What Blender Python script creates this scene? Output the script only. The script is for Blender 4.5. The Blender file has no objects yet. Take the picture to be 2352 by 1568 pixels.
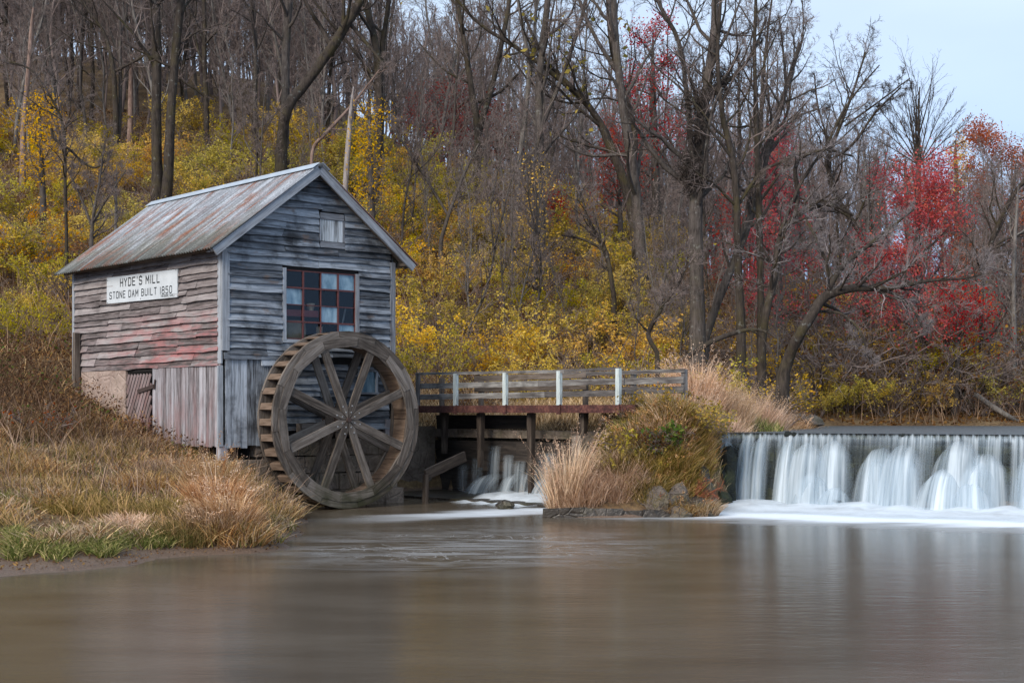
import bpy, math, random
import numpy as np
from mathutils import Vector, Matrix

# ------------------------------------------------------------------ camera, sky, sun
SC = bpy.context.scene
F = 3267.0          # focal length in units of a 2352-wide picture (50 mm lens)
CX, HY, CH = 1176.0, 945.0, 2.4
cam_d = bpy.data.cameras.new("camera")
cam = bpy.data.objects.new("camera", cam_d)
SC.collection.objects.link(cam)
SC.camera = cam
cam.location = (0, 0, CH)
cam.rotation_euler = (math.radians(90), 0, 0)
cam_d.sensor_width = 36.0
cam_d.lens = 36.0 * F / 2352.0
cam_d.shift_y = (HY - 784.0) / 2352.0
cam_d.clip_end = 2000.0
cam_d.clip_start = 0.1

SUN_EL, SUN_AZ = 30.0, 212.0      # compass-like azimuth, clockwise from +Y
world = bpy.data.worlds.new("World")
SC.world = world
world.use_nodes = True
wt = world.node_tree
wt.nodes.clear()
def wn(t, **kw):
    n = wt.nodes.new(t)
    for k, v in kw.items():
        setattr(n, k, v)
    return n
w_out = wn("ShaderNodeOutputWorld")
w_bg = wn("ShaderNodeBackground")
w_sky = wn("ShaderNodeTexSky", sky_type='NISHITA', sun_disc=False)
w_sky.sun_elevation = math.radians(SUN_EL)
w_sky.sun_rotation = math.radians(SUN_AZ)
w_sky.dust_density = 1.5
w_sky.ozone_density = 1.4
w_tc = wn("ShaderNodeTexCoord")
w_map = wn("ShaderNodeMapping")
w_map.inputs['Scale'].default_value = (1.0, 1.0, 3.2)
w_no = wn("ShaderNodeTexNoise")
w_no.inputs['Scale'].default_value = 1.3
w_no.inputs['Detail'].default_value = 5
w_no.inputs['Roughness'].default_value = 0.5
w_rp = wn("ShaderNodeValToRGB")
w_rp.color_ramp.elements[0].position = 0.38
w_rp.color_ramp.elements[0].color = (3.2, 3.9, 4.9, 1)
w_rp.color_ramp.elements[1].position = 0.68
w_rp.color_ramp.elements[1].color = (4.5, 5.2, 6.1, 1)
w_mx = wn("ShaderNodeMixRGB")
w_mx.inputs['Fac'].default_value = 0.92
wt.links.new(w_tc.outputs['Generated'], w_map.inputs['Vector'])
wt.links.new(w_map.outputs['Vector'], w_no.inputs['Vector'])
wt.links.new(w_no.outputs['Fac'], w_rp.inputs['Fac'])
wt.links.new(w_sky.outputs['Color'], w_mx.inputs['Color1'])
wt.links.new(w_rp.outputs['Color'], w_mx.inputs['Color2'])
w_sep = wn("ShaderNodeSeparateXYZ")
w_hi = wn("ShaderNodeValToRGB")                     # overcast sky: brighter towards the zenith
w_hi.color_ramp.elements[0].position = 0.10
w_hi.color_ramp.elements[0].color = (0.58, 0.71, 0.90, 1)
w_hi.color_ramp.elements[1].position = 0.30
w_hi.color_ramp.elements[1].color = (0.98, 1.0, 1.03, 1)
w_mul = wn("ShaderNodeMixRGB", blend_type='MULTIPLY')
w_mul.inputs['Fac'].default_value = 1.0
wt.links.new(w_tc.outputs['Generated'], w_sep.inputs[0])
wt.links.new(w_sep.outputs[2], w_hi.inputs['Fac'])
wt.links.new(w_mx.outputs['Color'], w_mul.inputs['Color1'])
wt.links.new(w_hi.outputs['Color'], w_mul.inputs['Color2'])
wt.links.new(w_mul.outputs['Color'], w_bg.inputs['Color'])
w_bg.inputs['Strength'].default_value = 0.10
wt.links.new(w_bg.outputs['Background'], w_out.inputs['Surface'])

sun_d = bpy.data.lights.new("sun", 'SUN')
sun_d.energy = 1.8
sun_d.angle = math.radians(26)
sun_d.color = (1.0, 0.90, 0.78)
sun = bpy.data.objects.new("sun", sun_d)
SC.collection.objects.link(sun)
_az, _el = math.radians(SUN_AZ), math.radians(SUN_EL)
sun_dir = Vector((math.sin(_az) * math.cos(_el), math.cos(_az) * math.cos(_el), math.sin(_el)))
sun.rotation_euler = sun_dir.to_track_quat('Z', 'Y').to_euler()
sun.location = (0, 0, 60)

SC.view_settings.view_transform = 'Standard'
SC.view_settings.look = 'None'
SC.view_settings.exposure = 1.0
SC.view_settings.gamma = 1.0
SC.render.engine = 'CYCLES'
SC.cycles.max_bounces = 6
SC.cycles.diffuse_bounces = 3
SC.cycles.glossy_bounces = 3
SC.cycles.transparent_max_bounces = 24
SC.cycles.use_denoising = True

RNG = np.random.default_rng(7)

# ------------------------------------------------------------------ pixel <-> world
def P(x, y, Y):
    """world point seen at picture position (x, y), at distance Y in front of the camera"""
    return np.array([(x - CX) / F * Y, Y, CH - (y - HY) / F * Y])
def proj(p):
    return (CX + p[0] / p[1] * F, HY - (p[2] - CH) / p[1] * F)
ANG = math.radians(41.5)
U = np.array([math.cos(ANG), math.sin(ANG), 0.0])     # along the mill's gable
Vv = np.array([-math.sin(ANG), math.cos(ANG), 0.0])   # along the mill's long side
C0 = np.array([(511 - CX) / F * 34.0, 34.0, 0.0])     # the mill's near corner
def ml(x, y, z=0.0):
    """mill-local -> world"""
    return C0 + U * x + Vv * y + np.array([0, 0, z])
def sx(px, yl=0.0):
    r = (px - CX) / F
    a = C0 + Vv * yl
    return (r * a[1] - a[0]) / (U[0] - r * U[1])
def sy(px, xl=0.0):
    r = (px - CX) / F
    a = C0 + U * xl
    return (r * a[1] - a[0]) / (Vv[0] - r * Vv[1])
def sz(py, xl, yl):
    return CH - (py - HY) / F * ml(xl, yl)[1]

# ------------------------------------------------------------------ tagging
THINGS = []
def tag(o, label=None, cat=None, group=None, kind=None):
    if label: o["label"] = label
    if cat: o["category"] = cat
    if group: o["group"] = group
    if kind: o["kind"] = kind
    if cat and not kind: THINGS.append(o)
    return o
def link(o, parent=None):
    SC.collection.objects.link(o)
    if parent is not None: o.parent = parent
    return o
def empty(name, loc=(0, 0, 0), rz=0.0):
    o = bpy.data.objects.new(name, None)
    o.location = [float(c) for c in loc]
    o.rotation_euler = (0, 0, rz)
    o.empty_display_size = 0.3
    return link(o)

# ------------------------------------------------------------------ node helper
class NT:
    def __init__(s, name):
        s.m = bpy.data.materials.new(name)
        s.m.use_nodes = True
        s.t = s.m.node_tree
        s.t.nodes.clear()
        s.out = s.t.nodes.new("ShaderNodeOutputMaterial")
    def n(s, typ, ins=None, **kw):
        nd = s.t.nodes.new("ShaderNode" + typ)
        for k, v in kw.items(): setattr(nd, k, v)
        for k, v in (ins or {}).items(): s.set(nd, k, v)
        return nd
    def set(s, nd, k, v):
        sock = nd.inputs[k]
        if isinstance(v, bpy.types.NodeSocket): s.t.links.new(v, sock)
        elif hasattr(v, 'outputs'): s.t.links.new(v.outputs[0], sock)
        else:
            if isinstance(v, tuple) and len(v) == 3 and sock.type == 'RGBA': v = v + (1.0,)
            sock.default_value = v
    def coords(s, kind='Object', scale=(1, 1, 1), rot=(0, 0, 0)):
        tc = s.n('TexCoord')
        return s.n('Mapping', {'Vector': tc.outputs[kind], 'Scale': scale, 'Rotation': rot}).outputs[0]
    def noise(s, vec, scale=5, detail=4, rough=0.55, dist=0.0):
        return s.n('TexNoise', {'Vector': vec, 'Scale': scale, 'Detail': detail, 'Roughness': rough, 'Distortion': dist}).outputs['Fac']
    def ramp(s, fac, stops, interp='LINEAR'):
        r = s.n('ValToRGB', {'Fac': fac})
        r.color_ramp.interpolation = interp
        e = r.color_ramp.elements
        while len(e) < len(stops): e.new(0.5)
        for i, (p, c) in enumerate(stops):
            e[i].position = p
            e[i].color = (c, c, c, 1) if not isinstance(c, tuple) else c + (1.0,)
        return r.outputs[0]
    def math(s, op, a, b=0.0, clamp=False):
        return s.n('Math', {0: a, 1: b}, operation=op, use_clamp=clamp).outputs[0]
    def mix(s, fac, a, b, mode='MIX'):
        return s.n('MixRGB', {'Fac': fac, 'Color1': a, 'Color2': b}, blend_type=mode).outputs[0]
    def rnd(s):
        return s.n('Attribute', attribute_name='rnd').outputs['Fac']
    def bump(s, h, strength=0.4, dist=0.02):
        return s.n('Bump', {'Height': h, 'Strength': strength, 'Distance': dist}).outputs[0]
    def sep(s, vec):
        return s.n('SeparateXYZ', {0: vec}).outputs
    def principled(s, col, rough=0.85, normal=None, spec=0.25, **kw):
        ins = {'Base Color': col, 'Roughness': rough, 'Specular IOR Level': spec}
        if normal is not None: ins['Normal'] = normal
        ins.update(kw)
        return s.n('BsdfPrincipled', ins)
    def done(s, sh):
        s.t.links.new(sh.outputs[0] if hasattr(sh, 'outputs') else sh, s.out.inputs['Surface'])
        return s.m

# ------------------------------------------------------------------ mesh helpers
def raw_mesh(name, verts, tris=None, quads=None, rnd=None, uv=None, smooth=False):
    me = bpy.data.meshes.new(name)
    verts = np.ascontiguousarray(verts, dtype=np.float32)
    nt = 0 if tris is None else len(tris)
    nq = 0 if quads is None else len(quads)
    me.vertices.add(len(verts))
    me.vertices.foreach_set('co', verts.ravel())
    parts, starts, tot = [], [], []
    if nq:
        parts.append(np.asarray(quads, dtype=np.int32).ravel()); tot.append(np.full(nq, 4, np.int32))
    if nt:
        parts.append(np.asarray(tris, dtype=np.int32).ravel()); tot.append(np.full(nt, 3, np.int32))
    li = np.concatenate(parts); tot = np.concatenate(tot)
    st = np.concatenate([[0], np.cumsum(tot)[:-1]]).astype(np.int32)
    me.loops.add(len(li)); me.loops.foreach_set('vertex_index', li)
    me.polygons.add(len(tot)); me.polygons.foreach_set('loop_start', st)
    try: me.polygons.foreach_set('loop_total', tot)
    except Exception: pass
    if smooth: me.polygons.foreach_set('use_smooth', np.ones(len(tot), dtype=bool))
    if rnd is not None:
        a = me.attributes.new('rnd', 'FLOAT', 'POINT')
        a.data.foreach_set('value', np.ascontiguousarray(rnd, dtype=np.float32))
    if uv is not None:
        l = me.uv_layers.new(name='UVMap')
        l.data.foreach_set('uv', np.ascontiguousarray(uv[li], dtype=np.float32).ravel())
    me.update(calc_edges=True)
    me.validate()
    return me
def mobj(name, me, m, parent=None):
    me.materials.append(m)
    return link(bpy.data.objects.new(name, me), parent)

class MB:
    """collects boards and prisms; every piece carries its own uv (u along the grain, metres) and a random shade"""
    def __init__(s, seed=1):
        s.v, s.f, s.uv, s.r, s.rng = [], [], [], [], random.Random(seed)
    def face_set(s, vs, faces, uvs, r=None):
        b = len(s.v)
        r = s.rng.random() if r is None else r
        s.v += [tuple(float(c) for c in p) for p in vs]
        s.uv += list(uvs)
        s.r += [r] * len(vs)
        s.f += [tuple(b + i for i in f) for f in faces]
    def box(s, c, d, ax=None, jit=0.0, r=None, taper=1.0):
        """box, centre c, full sizes d, axes ax (three unit vectors); taper narrows the far end of the long axis"""
        c = np.array(c, float)
        ax = np.eye(3) if ax is None else np.array(ax, float)
        lo = int(np.argmax(d)); o1, o2 = [k for k in range(3) if k != lo]
        ou, ov = s.rng.random() * 20, s.rng.random() * 20
        vs, uv = [], []
        for sz_ in (-1, 1):
            for sy_ in (-1, 1):
                for sx_ in (-1, 1):
                    q = [sx_ * d[0] / 2, sy_ * d[1] / 2, sz_ * d[2] / 2]
                    if q[lo] > 0: q[o1] *= taper; q[o2] *= taper
                    uv.append((ou + q[lo], ov + q[o1] + q[o2] * 0.7))
                    p = c + sum(q[k] * ax[k] for k in range(3))
                    if jit: p = p + np.array([s.rng.uniform(-jit, jit) for _ in range(3)])
                    vs.append(p)
        s.face_set(vs, [(0, 2, 3, 1), (4, 5, 7, 6), (0, 1, 5, 4), (2, 6, 7, 3), (0, 4, 6, 2), (1, 3, 7, 5)], uv, r)
    def bar(s, a, b, w, t, up=(0, 0, 1), jit=0.0, r=None, taper=1.0):
        """board from a to b; w measured across 'up', t along it"""
        a, b = np.array(a, float), np.array(b, float)
        d = b - a; L = np.linalg.norm(d); d /= L
        up = np.array(up, float)
        sd = np.cross(d, up); sd /= np.linalg.norm(sd)
        n = np.cross(sd, d)
        s.box((a + b) / 2, (L, w, t), (d, sd, n), jit, r, taper)
    def prism(s, poly, n, t, r=None, grain=None):
        """polygon (3d points, ccw seen from n) thickened by t along -n"""
        poly = [np.array(p, float) for p in poly]
        n = np.array(n, float)
        k = len(poly)
        g = poly[1] - poly[0] if grain is None else np.array(grain, float)
        g = g / np.linalg.norm(g); h = np.cross(n, g)
        ou, ov = s.rng.random() * 20, s.rng.random() * 20
        vs = poly + [p - n * t for p in poly]
        uv = [(ou + float(p @ g), ov + float(p @ h)) for p in poly] + [(ou + float(p @ g), ov + t + float(p @ h)) for p in poly]
        fs = [tuple(range(k)), tuple(range(2 * k - 1, k - 1, -1))]
        for i in range(k):
            j = (i + 1) % k
            fs.append((i, k + i, k + j, j))
        s.face_set(vs, fs, uv, r)
    def cyl(s, a, b, r0, r1=None, n=16, r=None):
        a, b = np.array(a, float), np.array(b, float)
        r1 = r0 if r1 is None else r1
        d = (b - a); L = np.linalg.norm(d); d /= L
        h = np.array([0, 0, 1.0]) if abs(d[2]) < 0.9 else np.array([1.0, 0, 0])
        e1 = np.cross(d, h); e1 /= np.linalg.norm(e1); e2 = np.cross(d, e1)
        vs, uv = [], []
        for (c, rr, u) in ((a, r0, 0), (b, r1, L)):
            for k in range(n):
                t = 2 * math.pi * k / n
                vs.append(c + rr * (math.cos(t) * e1 + math.sin(t) * e2)); uv.append((u, rr * t))
        fs = [tuple(range(n)), tuple(range(2 * n - 1, n - 1, -1))]
        for k in range(n):
            j = (k + 1) % n
            fs.append((k, n + k, n + j, j))
        s.face_set(vs, fs, uv, r)
    def build(s, name, m, parent=None, fix=True):
        me = bpy.data.meshes.new(name)
        me.from_pydata(s.v, [], s.f)
        a = me.attributes.new('rnd', 'FLOAT', 'POINT')
        a.data.foreach_set('value', np.array(s.r, dtype=np.float32))
        l = me.uv_layers.new(name='UVMap')
        li = np.empty(len(me.loops), dtype=np.int32); me.loops.foreach_get('vertex_index', li)
        l.data.foreach_set('uv', np.array(s.uv, dtype=np.float32)[li].ravel())
        me.update()
        if fix:
            import bmesh
            bm = bmesh.new(); bm.from_mesh(me)
            bmesh.ops.recalc_face_normals(bm, faces=bm.faces)
            bm.to_mesh(me); bm.free()
        return mobj(name, me, m, parent)

def resample(pts, n):
    pts = np.array(pts, float)
    # smooth curve through the given points (Catmull-Rom), then equal steps
    q = np.vstack([2 * pts[0] - pts[1], pts, 2 * pts[-1] - pts[-2]])
    out = []
    for i in range(1, len(q) - 2):
        for t in np.linspace(0, 1, 8, endpoint=False):
            a, b, c, d = q[i - 1], q[i], q[i + 1], q[i + 2]
            out.append(0.5 * ((2 * b) + (c - a) * t + (2 * a - 5 * b + 4 * c - d) * t * t + (3 * b - a - 3 * c + d) * t ** 3))
    out.append(q[-2]); out = np.array(out)
    L = np.concatenate([[0], np.cumsum(np.linalg.norm(np.diff(out[:, :3], axis=0), axis=1))])
    s = np.linspace(0, L[-1], n)
    return np.stack([np.interp(s, L, out[:, k]) for k in range(out.shape[1])], axis=1)

def tubes(sets, k=4, ref=(0.31, 0.87, 0.38), rough=0.0, seed=0):
    """sets of (Pts (M,n,3), Rad (M,n)) -> verts, quads, rnd"""
    VV, QQ, RR, off = [], [], [], 0
    g = np.random.default_rng(seed)
    for Pt, Ra in sets:
        if len(Pt) == 0: continue
        M, n, _ = Pt.shape
        T = np.gradient(Pt, axis=1)
        T /= np.linalg.norm(T, axis=2, keepdims=True) + 1e-9
        A = np.cross(T, np.array(ref)); A /= np.linalg.norm(A, axis=2, keepdims=True) + 1e-9
        B = np.cross(T, A)
        th = 2 * np.pi * np.arange(k) / k
        R = Ra[:, :, None] * (1 + (rough * g.standard_normal((M, n, k)) if rough else 0))
        V = Pt[:, :, None, :] + R[..., None] * (np.cos(th)[None, None, :, None] * A[:, :, None, :] + np.sin(th)[None, None, :, None] * B[:, :, None, :])
        idx = off + np.arange(M * n * k).reshape(M, n, k)
        a = idx[:, :-1, :]; b = np.roll(idx, -1, axis=2)[:, :-1, :]
        c = np.roll(idx, -1, axis=2)[:, 1:, :]; d = idx[:, 1:, :]
        VV.append(V.reshape(-1, 3)); QQ.append(np.stack([a, b, c, d], axis=-1).reshape(-1, 4))
        RR.append(np.repeat(g.random(M), n * k)); off += M * n * k
    return np.concatenate(VV), np.concatenate(QQ), np.concatenate(RR)

def unit(a): return a / (np.linalg.norm(a, axis=-1, keepdims=True) + 1e-9)
def spawn(g, Pt, Ra, K, t0=0.2, t1=0.98, ang=(0.75, 0.2), lf=(0.35, 0.6), up=0.1, wob=0.18, n=5, rf=0.6, rmin=0.004, tip=0.25, taperL=0.55, lmax=99, lmin=0.05):
    """children of every branch in Pt at once"""
    M, m, _ = Pt.shape
    N = M * K
    idx = np.repeat(np.arange(M), K)
    t = t0 + (t1 - t0) * ((np.tile(np.arange(K), M) + g.random(N)) / K)
    f = np.clip(t * (m - 1), 0, m - 1.001); i = f.astype(int); w = (f - i)[:, None]
    base = Pt[idx, i] * (1 - w) + Pt[idx, i + 1] * w
    r0 = (Ra[idx, i] * (1 - w[:, 0]) + Ra[idx, i + 1] * w[:, 0])
    tan = unit(Pt[idx, i + 1] - Pt[idx, i])
    perp = unit(np.cross(tan, g.standard_normal((N, 3))))
    a = np.clip(ang[0] + ang[1] * g.standard_normal(N), 0.1, 1.9)[:, None]
    d = np.cos(a) * tan + np.sin(a) * perp
    PL = np.linalg.norm(np.diff(Pt, axis=1), axis=2).sum(1)[idx]
    L = np.clip(PL * g.uniform(lf[0], lf[1], N) * (1 - taperL * t), lmin, lmax)
    out = np.empty((N, n, 3)); out[:, 0] = base
    p = base.copy(); st = (L / (n - 1))[:, None]
    for q in range(1, n):
        d = unit(d + wob * g.standard_normal((N, 3)) + np.array([0, 0, up]))
        p = p + d * st; out[:, q] = p
    rb = np.maximum(np.minimum(r0 * rf, L * 0.03 + 0.004), rmin)
    R = rb[:, None] * np.linspace(1, tip, n)[None, :]
    return out, np.maximum(R, rmin * 0.8)

def cull(Pt, Ra, keep):
    return Pt[keep], Ra[keep]

def leaves(g, pts, size=(0.04, 0.08), flat=0.35, aspect=0.6, rnd=None):
    """a leaf-shaped quad at every point -> verts, quads, rnd"""
    N = len(pts)
    d = unit(g.standard_normal((N, 3)) * np.array([1, 1, 0.7]) + np.array([0, 0, -flat]))
    s = unit(np.cross(d, g.standard_normal((N, 3))))
    L = g.uniform(size[0], size[1], N)[:, None]
    W = L * aspect * g.uniform(0.7, 1.2, N)[:, None]
    nrm = np.cross(d, s)
    c = pts
    v = np.stack([c - d * L * 0.5, c + s * W * 0.5 + nrm * L * 0.12, c + d * L * 0.55, c - s * W * 0.5 + nrm * L * 0.12], axis=1)
    q = np.arange(N * 4).reshape(N, 4)
    r = g.random(N) if rnd is None else rnd
    return v.reshape(-1, 3), q, np.repeat(r, 4)

def blades(g, base, h, w, lean=0.5, droop=0.6, az=None, rnd=None):
    """grass blades: three cross-sections and a tip -> verts, tris, rnd"""
    N = len(base)
    az = g.uniform(0, 2 * np.pi, N) if az is None else az
    out = np.stack([np.cos(az), np.sin(az), np.zeros(N)], axis=1)
    ln = (lean * np.abs(g.standard_normal(N)))[:, None]
    dr = (droop * g.uniform(0.2, 1.2, N))[:, None]
    tw = g.uniform(0, 2 * np.pi, N)
    side = np.stack([np.cos(tw), np.sin(tw), np.zeros(N)], axis=1)
    H = h[:, None]
    up = np.array([0, 0, 1.0])
    V = np.empty((N, 7, 3))
    W = w[:, None]
    for k, (t, ww) in enumerate(((0, 1.0), (0.4, 0.85), (0.75, 0.55))):
        c = base + up * H * t * (1 - 0.25 * dr * t) + out * H * (ln * t + dr * 0.55 * t ** 2.2)
        V[:, 2 * k] = c - side * W * ww * 0.5
        V[:, 2 * k + 1] = c + side * W * ww * 0.5
    V[:, 6] = base + up * H * (1 - 0.45 * dr) + out * H * (ln + dr * 0.62)
    i = (np.arange(N) * 7)[:, None]
    T = np.concatenate([i + np.array([[0, 1, 3]]), i + np.array([[0, 3, 2]]), i + np.array([[2, 3, 5]]), i + np.array([[2, 5, 4]]), i + np.array([[4, 5, 6]])])
    r = g.random(N) if rnd is None else rnd
    return V.reshape(-1, 3), T, np.repeat(r, 7)

def join(parts):
    """[(verts, faces, rnd)] with one face size -> one"""
    off, V, Q, R = 0, [], [], []
    for v, q, r in parts:
        V.append(v); Q.append(q + off); R.append(r); off += len(v)
    return np.concatenate(V), np.concatenate(Q), np.concatenate(R)

# ------------------------------------------------------------------ lie of the land
DA = np.array([5.42, 36.6, 0.0])                     # left end of the dam's foot
DT = np.array([0.8870, -0.4618, 0.0])                # along the dam
DN = np.array([-0.4618, -0.8870, 0.0])               # out of the dam, downstream
def dam(s, d, z): return DA + DT * s + DN * d + np.array([0, 0, z])
CREST = 1.84

ctrl = []
def cp(x, y, z): ctrl.append((x, y, z))
def cpx(px, py, Y):
    p = P(px, py, Y); ctrl.append((p[0], p[1], p[2]))
# left bank, water edge and meadow
for px, py in ((0, 1322), (150, 1310), (300, 1296), (450, 1275), (560, 1266), (640, 1258), (662, 1225), (668, 1190)):
    Y = F * CH / (py - HY); X = (px - CX) / F * Y
    cp(X, Y, 0.02 if px < 500 else .16)
for a in ((-7.6, 18.5, -.35), (-6.2, 19.6, -.4), (-4.6, 20.8, -.45), (-3.0, 22.5, -.5), (-4.4, 23.4, -.3), (-3.45, 24.6, -.35), (-3.0, 26, -.6), (-3.4, 30, -.6), (-3.6, 33, -.6), (-12, 17.5, -.2), (-20, 15, .1)): cp(*a)
for a in ((-7.5, 23.2, .22), (-6.2, 25, .33), (-5.2, 26, .38), (-9, 26, .55), (-6.4, 29, .62), (-5.5, 30.5, .5), (-7.2, 33.2, 1.1), (-6.1, 33.2, .75), (-9.3, 30, .85), (-12, 27, .75), (-20, 24, 1.0)): cp(*a)
for px, py, Y in ((430, 1062, 34.2), (330, 1010, 36.3), (250, 945, 38.5), (190, 905, 40), (172, 862, 41), (0, 1000, 34), (90, 985, 34.5), (200, 1000, 35), (0, 930, 37), (100, 915, 37.5), (0, 822, 42), (160, 822, 42.6), (-200, 830, 42), (-200, 1000, 34), (0, 812, 45.5), (160, 812, 46)): cpx(px, py, Y)
# below the mill and in the wheel pit
for x, y, z in ((1, 1, .7), (3, 1.2, .5), (4.6, 2, 1.2), (2.5, 4.5, 1.6), (4.8, 5, 2.4), (2.5, 8, 3.2), (5.2, 8, 3.4), (6.5, 5, 2.9)):
    w = ml(x, y); cp(w[0], w[1], z)
for x, y in ((1.2, -.8), (3, -.7), (5, -.7), (6.2, -1), (6.4, 1.8), (6.6, -3), (6.6, -4.6), (8.4, 0), (8.4, 2), (8.4, -2.5)):
    w = ml(x, y); cp(w[0], w[1], -.55)
# land behind the gate wall
for x, y, z in ((9.8, 3.0, 2.1), (9.8, 1.2, 2.05), (9.8, -1, 2.05), (9.8, -3, 2.1), (9.9, -4.6, 2.2), (11.5, -2, 2.2), (11, 2, 2.3), (8, 4.6, 2.4)):
    w = ml(x, y); cp(w[0], w[1], z)
# islet between the gates and the dam
for px, py, Y in ((1290, 1192, 32.3), (1400, 1192, 32.3), (1500, 1194, 32.4), (1590, 1196, 32.6)):
    p = P(px, py, Y); cp(p[0], p[1], -.02)
for a in ((1.2, 31.2, -.6), (2.6, 31.2, -.6), (4.2, 31.6, -.6), (.2, 33.8, -.5), (.4, 35.5, -.35)): cp(*a)
for a in ((1.6, 33.2, .45), (2.5, 33.2, .75), (3.5, 33.3, .95), (4.2, 33.6, .9), (4.75, 33.5, -.4), (5.1, 34.6, -.4), (5.65, 35.5, -.5), (5.5, 36.0, -.3), (4.1, 32.6, -.35), (2.4, 34.4, 1.25), (3.2, 34.3, 1.85), (4.2, 34.4, 2.25), (4.9, 35.0, 1.9), (3.6, 35.2, 2.35), (4.6, 35.7, 2.3), (4.9, 36.3, 1.95), (2.9, 35.6, 1.9), (3.4, 37.5, 2.3), (4.8, 38, 2.4), (5.9, 38.6, 2.3)): cp(*a)
# river in front of the dam, pond behind it
for s in (-.6, 1, 3, 6, 9, 13, 17):
    q = dam(s, 1.2, 0); cp(q[0], q[1], -.55)
for s in (.9, 3, 6, 9, 13, 17):
    q = dam(s, -1.4, 0); cp(q[0], q[1], 1.2)
for a in ((0, 8, -.8), (8, 8, -.8), (-8, 8, -.8), (0, 16, -.8), (10, 16, -.8), (3, 24, -.8), (0, 27, -.8), (10, 26, -.8), (20, 20, -.8), (6, 31, -.7), (25, 10, -.8), (-16, 9, -.7), (30, 25, -.6)): cp(*a)
for a in ((8.6, 41, 1.2), (10.5, 47, 1.2), (15, 40, 1.1), (16, 50, 1.1), (24, 36, 1.1), (24, 50, 1.1), (35, 34, 1.1), (35, 50, 1.1), (12, 51, 1.3)): cp(*a)
for a in ((6.6, 41, 2.15), (8.2, 46.5, 2.1), (9.6, 51.5, 2.1), (6, 46, 2.3)): cp(*a)
# the hill
for a in ((12, 54.5, 2.05), (18, 54.5, 2.0), (26, 54.5, 2.0), (36, 54, 2.0), (14, 58, 2.9), (22, 59, 2.9), (32, 59, 2.8),
          (0, 45.5, 2.4), (3, 47, 2.4), (-4, 45, 2.9), (-3, 50, 4.6), (2, 52, 4.6), (0, 60, 8.0), (0, 70, 12.2), (-1, 82, 15.5), (-1, 95, 17), (0, 112, 17.5), (0, 145, 17),
          (-9, 51, 6.3), (-14, 50, 5.6), (-14, 60, 9.8), (-15, 75, 16), (-15, 95, 23), (-15, 115, 28), (-15, 145, 30), (-35, 52, 6.5), (-35, 75, 17), (-35, 95, 25), (-35, 120, 32), (-35, 150, 34), (-60, 60, 10), (-60, 100, 28), (-60, 150, 36),
          (8, 54, 3.2), (9, 60, 5.4), (10, 70, 8.4), (10, 85, 11), (10, 105, 12.5), (10, 145, 12.5), (20, 70, 4.8), (20, 90, 8), (20, 120, 12), (22, 155, 13), (40, 70, 4.2), (40, 90, 8), (42, 120, 13), (45, 155, 15), (65, 80, 6), (65, 120, 14), (65, 155, 17), (60, 40, 2.2), (45, 42, 1.6), (60, 20, 1), (-45, 40, 5), (-45, 25, 2.5), (-60, 15, 2), (45, 15, -.3)): cp(*a)
ctrl = np.array(ctrl)
def _fit(c):
    n = len(c)
    K = np.linalg.norm(c[:, None, :2] - c[None, :, :2], axis=2) + 0.0
    Pm = np.column_stack([np.ones(n), c[:, :2]])
    A = np.zeros((n + 3, n + 3)); A[:n, :n] = K - 0.02 * np.eye(n); A[:n, n:] = Pm; A[n:, :n] = Pm.T
    return np.linalg.solve(A, np.concatenate([c[:, 2], np.zeros(3)]))
RBF = _fit(ctrl)
def height(x, y):
    x = np.atleast_1d(np.asarray(x, float)); y = np.atleast_1d(np.asarray(y, float))
    out = np.empty(len(x))
    for i in range(0, len(x), 20000):
        xs, ys = x[i:i + 20000], y[i:i + 20000]
        D = np.hypot(xs[:, None] - ctrl[None, :, 0], ys[:, None] - ctrl[None, :, 1])
        out[i:i + 20000] = D @ RBF[:-3] + RBF[-3] + RBF[-2] * xs + RBF[-1] * ys
    return out
def bumpy(x, y):
    return 0.05 * np.sin(1.7 * x + 0.6 * y) * np.sin(1.3 * y - 0.4 * x + 1) + 0.03 * np.sin(4.1 * x + 1.3) * np.sin(3.7 * y)
def ground_z(x, y):
    x = np.atleast_1d(np.asarray(x, float)); y = np.atleast_1d(np.asarray(y, float))
    h = height(x, y) + bumpy(x, y)
    lx = (x - C0[0]) * U[0] + (y - C0[1]) * U[1]; ly = (x - C0[0]) * Vv[0] + (y - C0[1]) * Vv[1]
    pit = (lx > 1.0) & (lx < 9.18) & (ly < np.where(lx < 5.6, -.15, 3.1)) & (ly > np.where(lx < 5.4, -5.7, -5.7 + .43 * (lx - 5.4)))
    return np.where(pit, np.minimum(h, -.45), h)
def ground_hit(px, py, y0=38.0, y1=140.0):
    """where the line of sight through (px, py) first meets the ground beyond y0"""
    Y = np.arange(y0, y1, 0.15)
    X = (px - CX) / F * Y; Z = CH - (py - HY) / F * Y
    h = ground_z(X, Y)
    k = np.nonzero(h >= Z)[0]
    i = k[0] if len(k) else len(Y) - 1
    return np.array([X[i], Y[i], h[i]])

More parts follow.
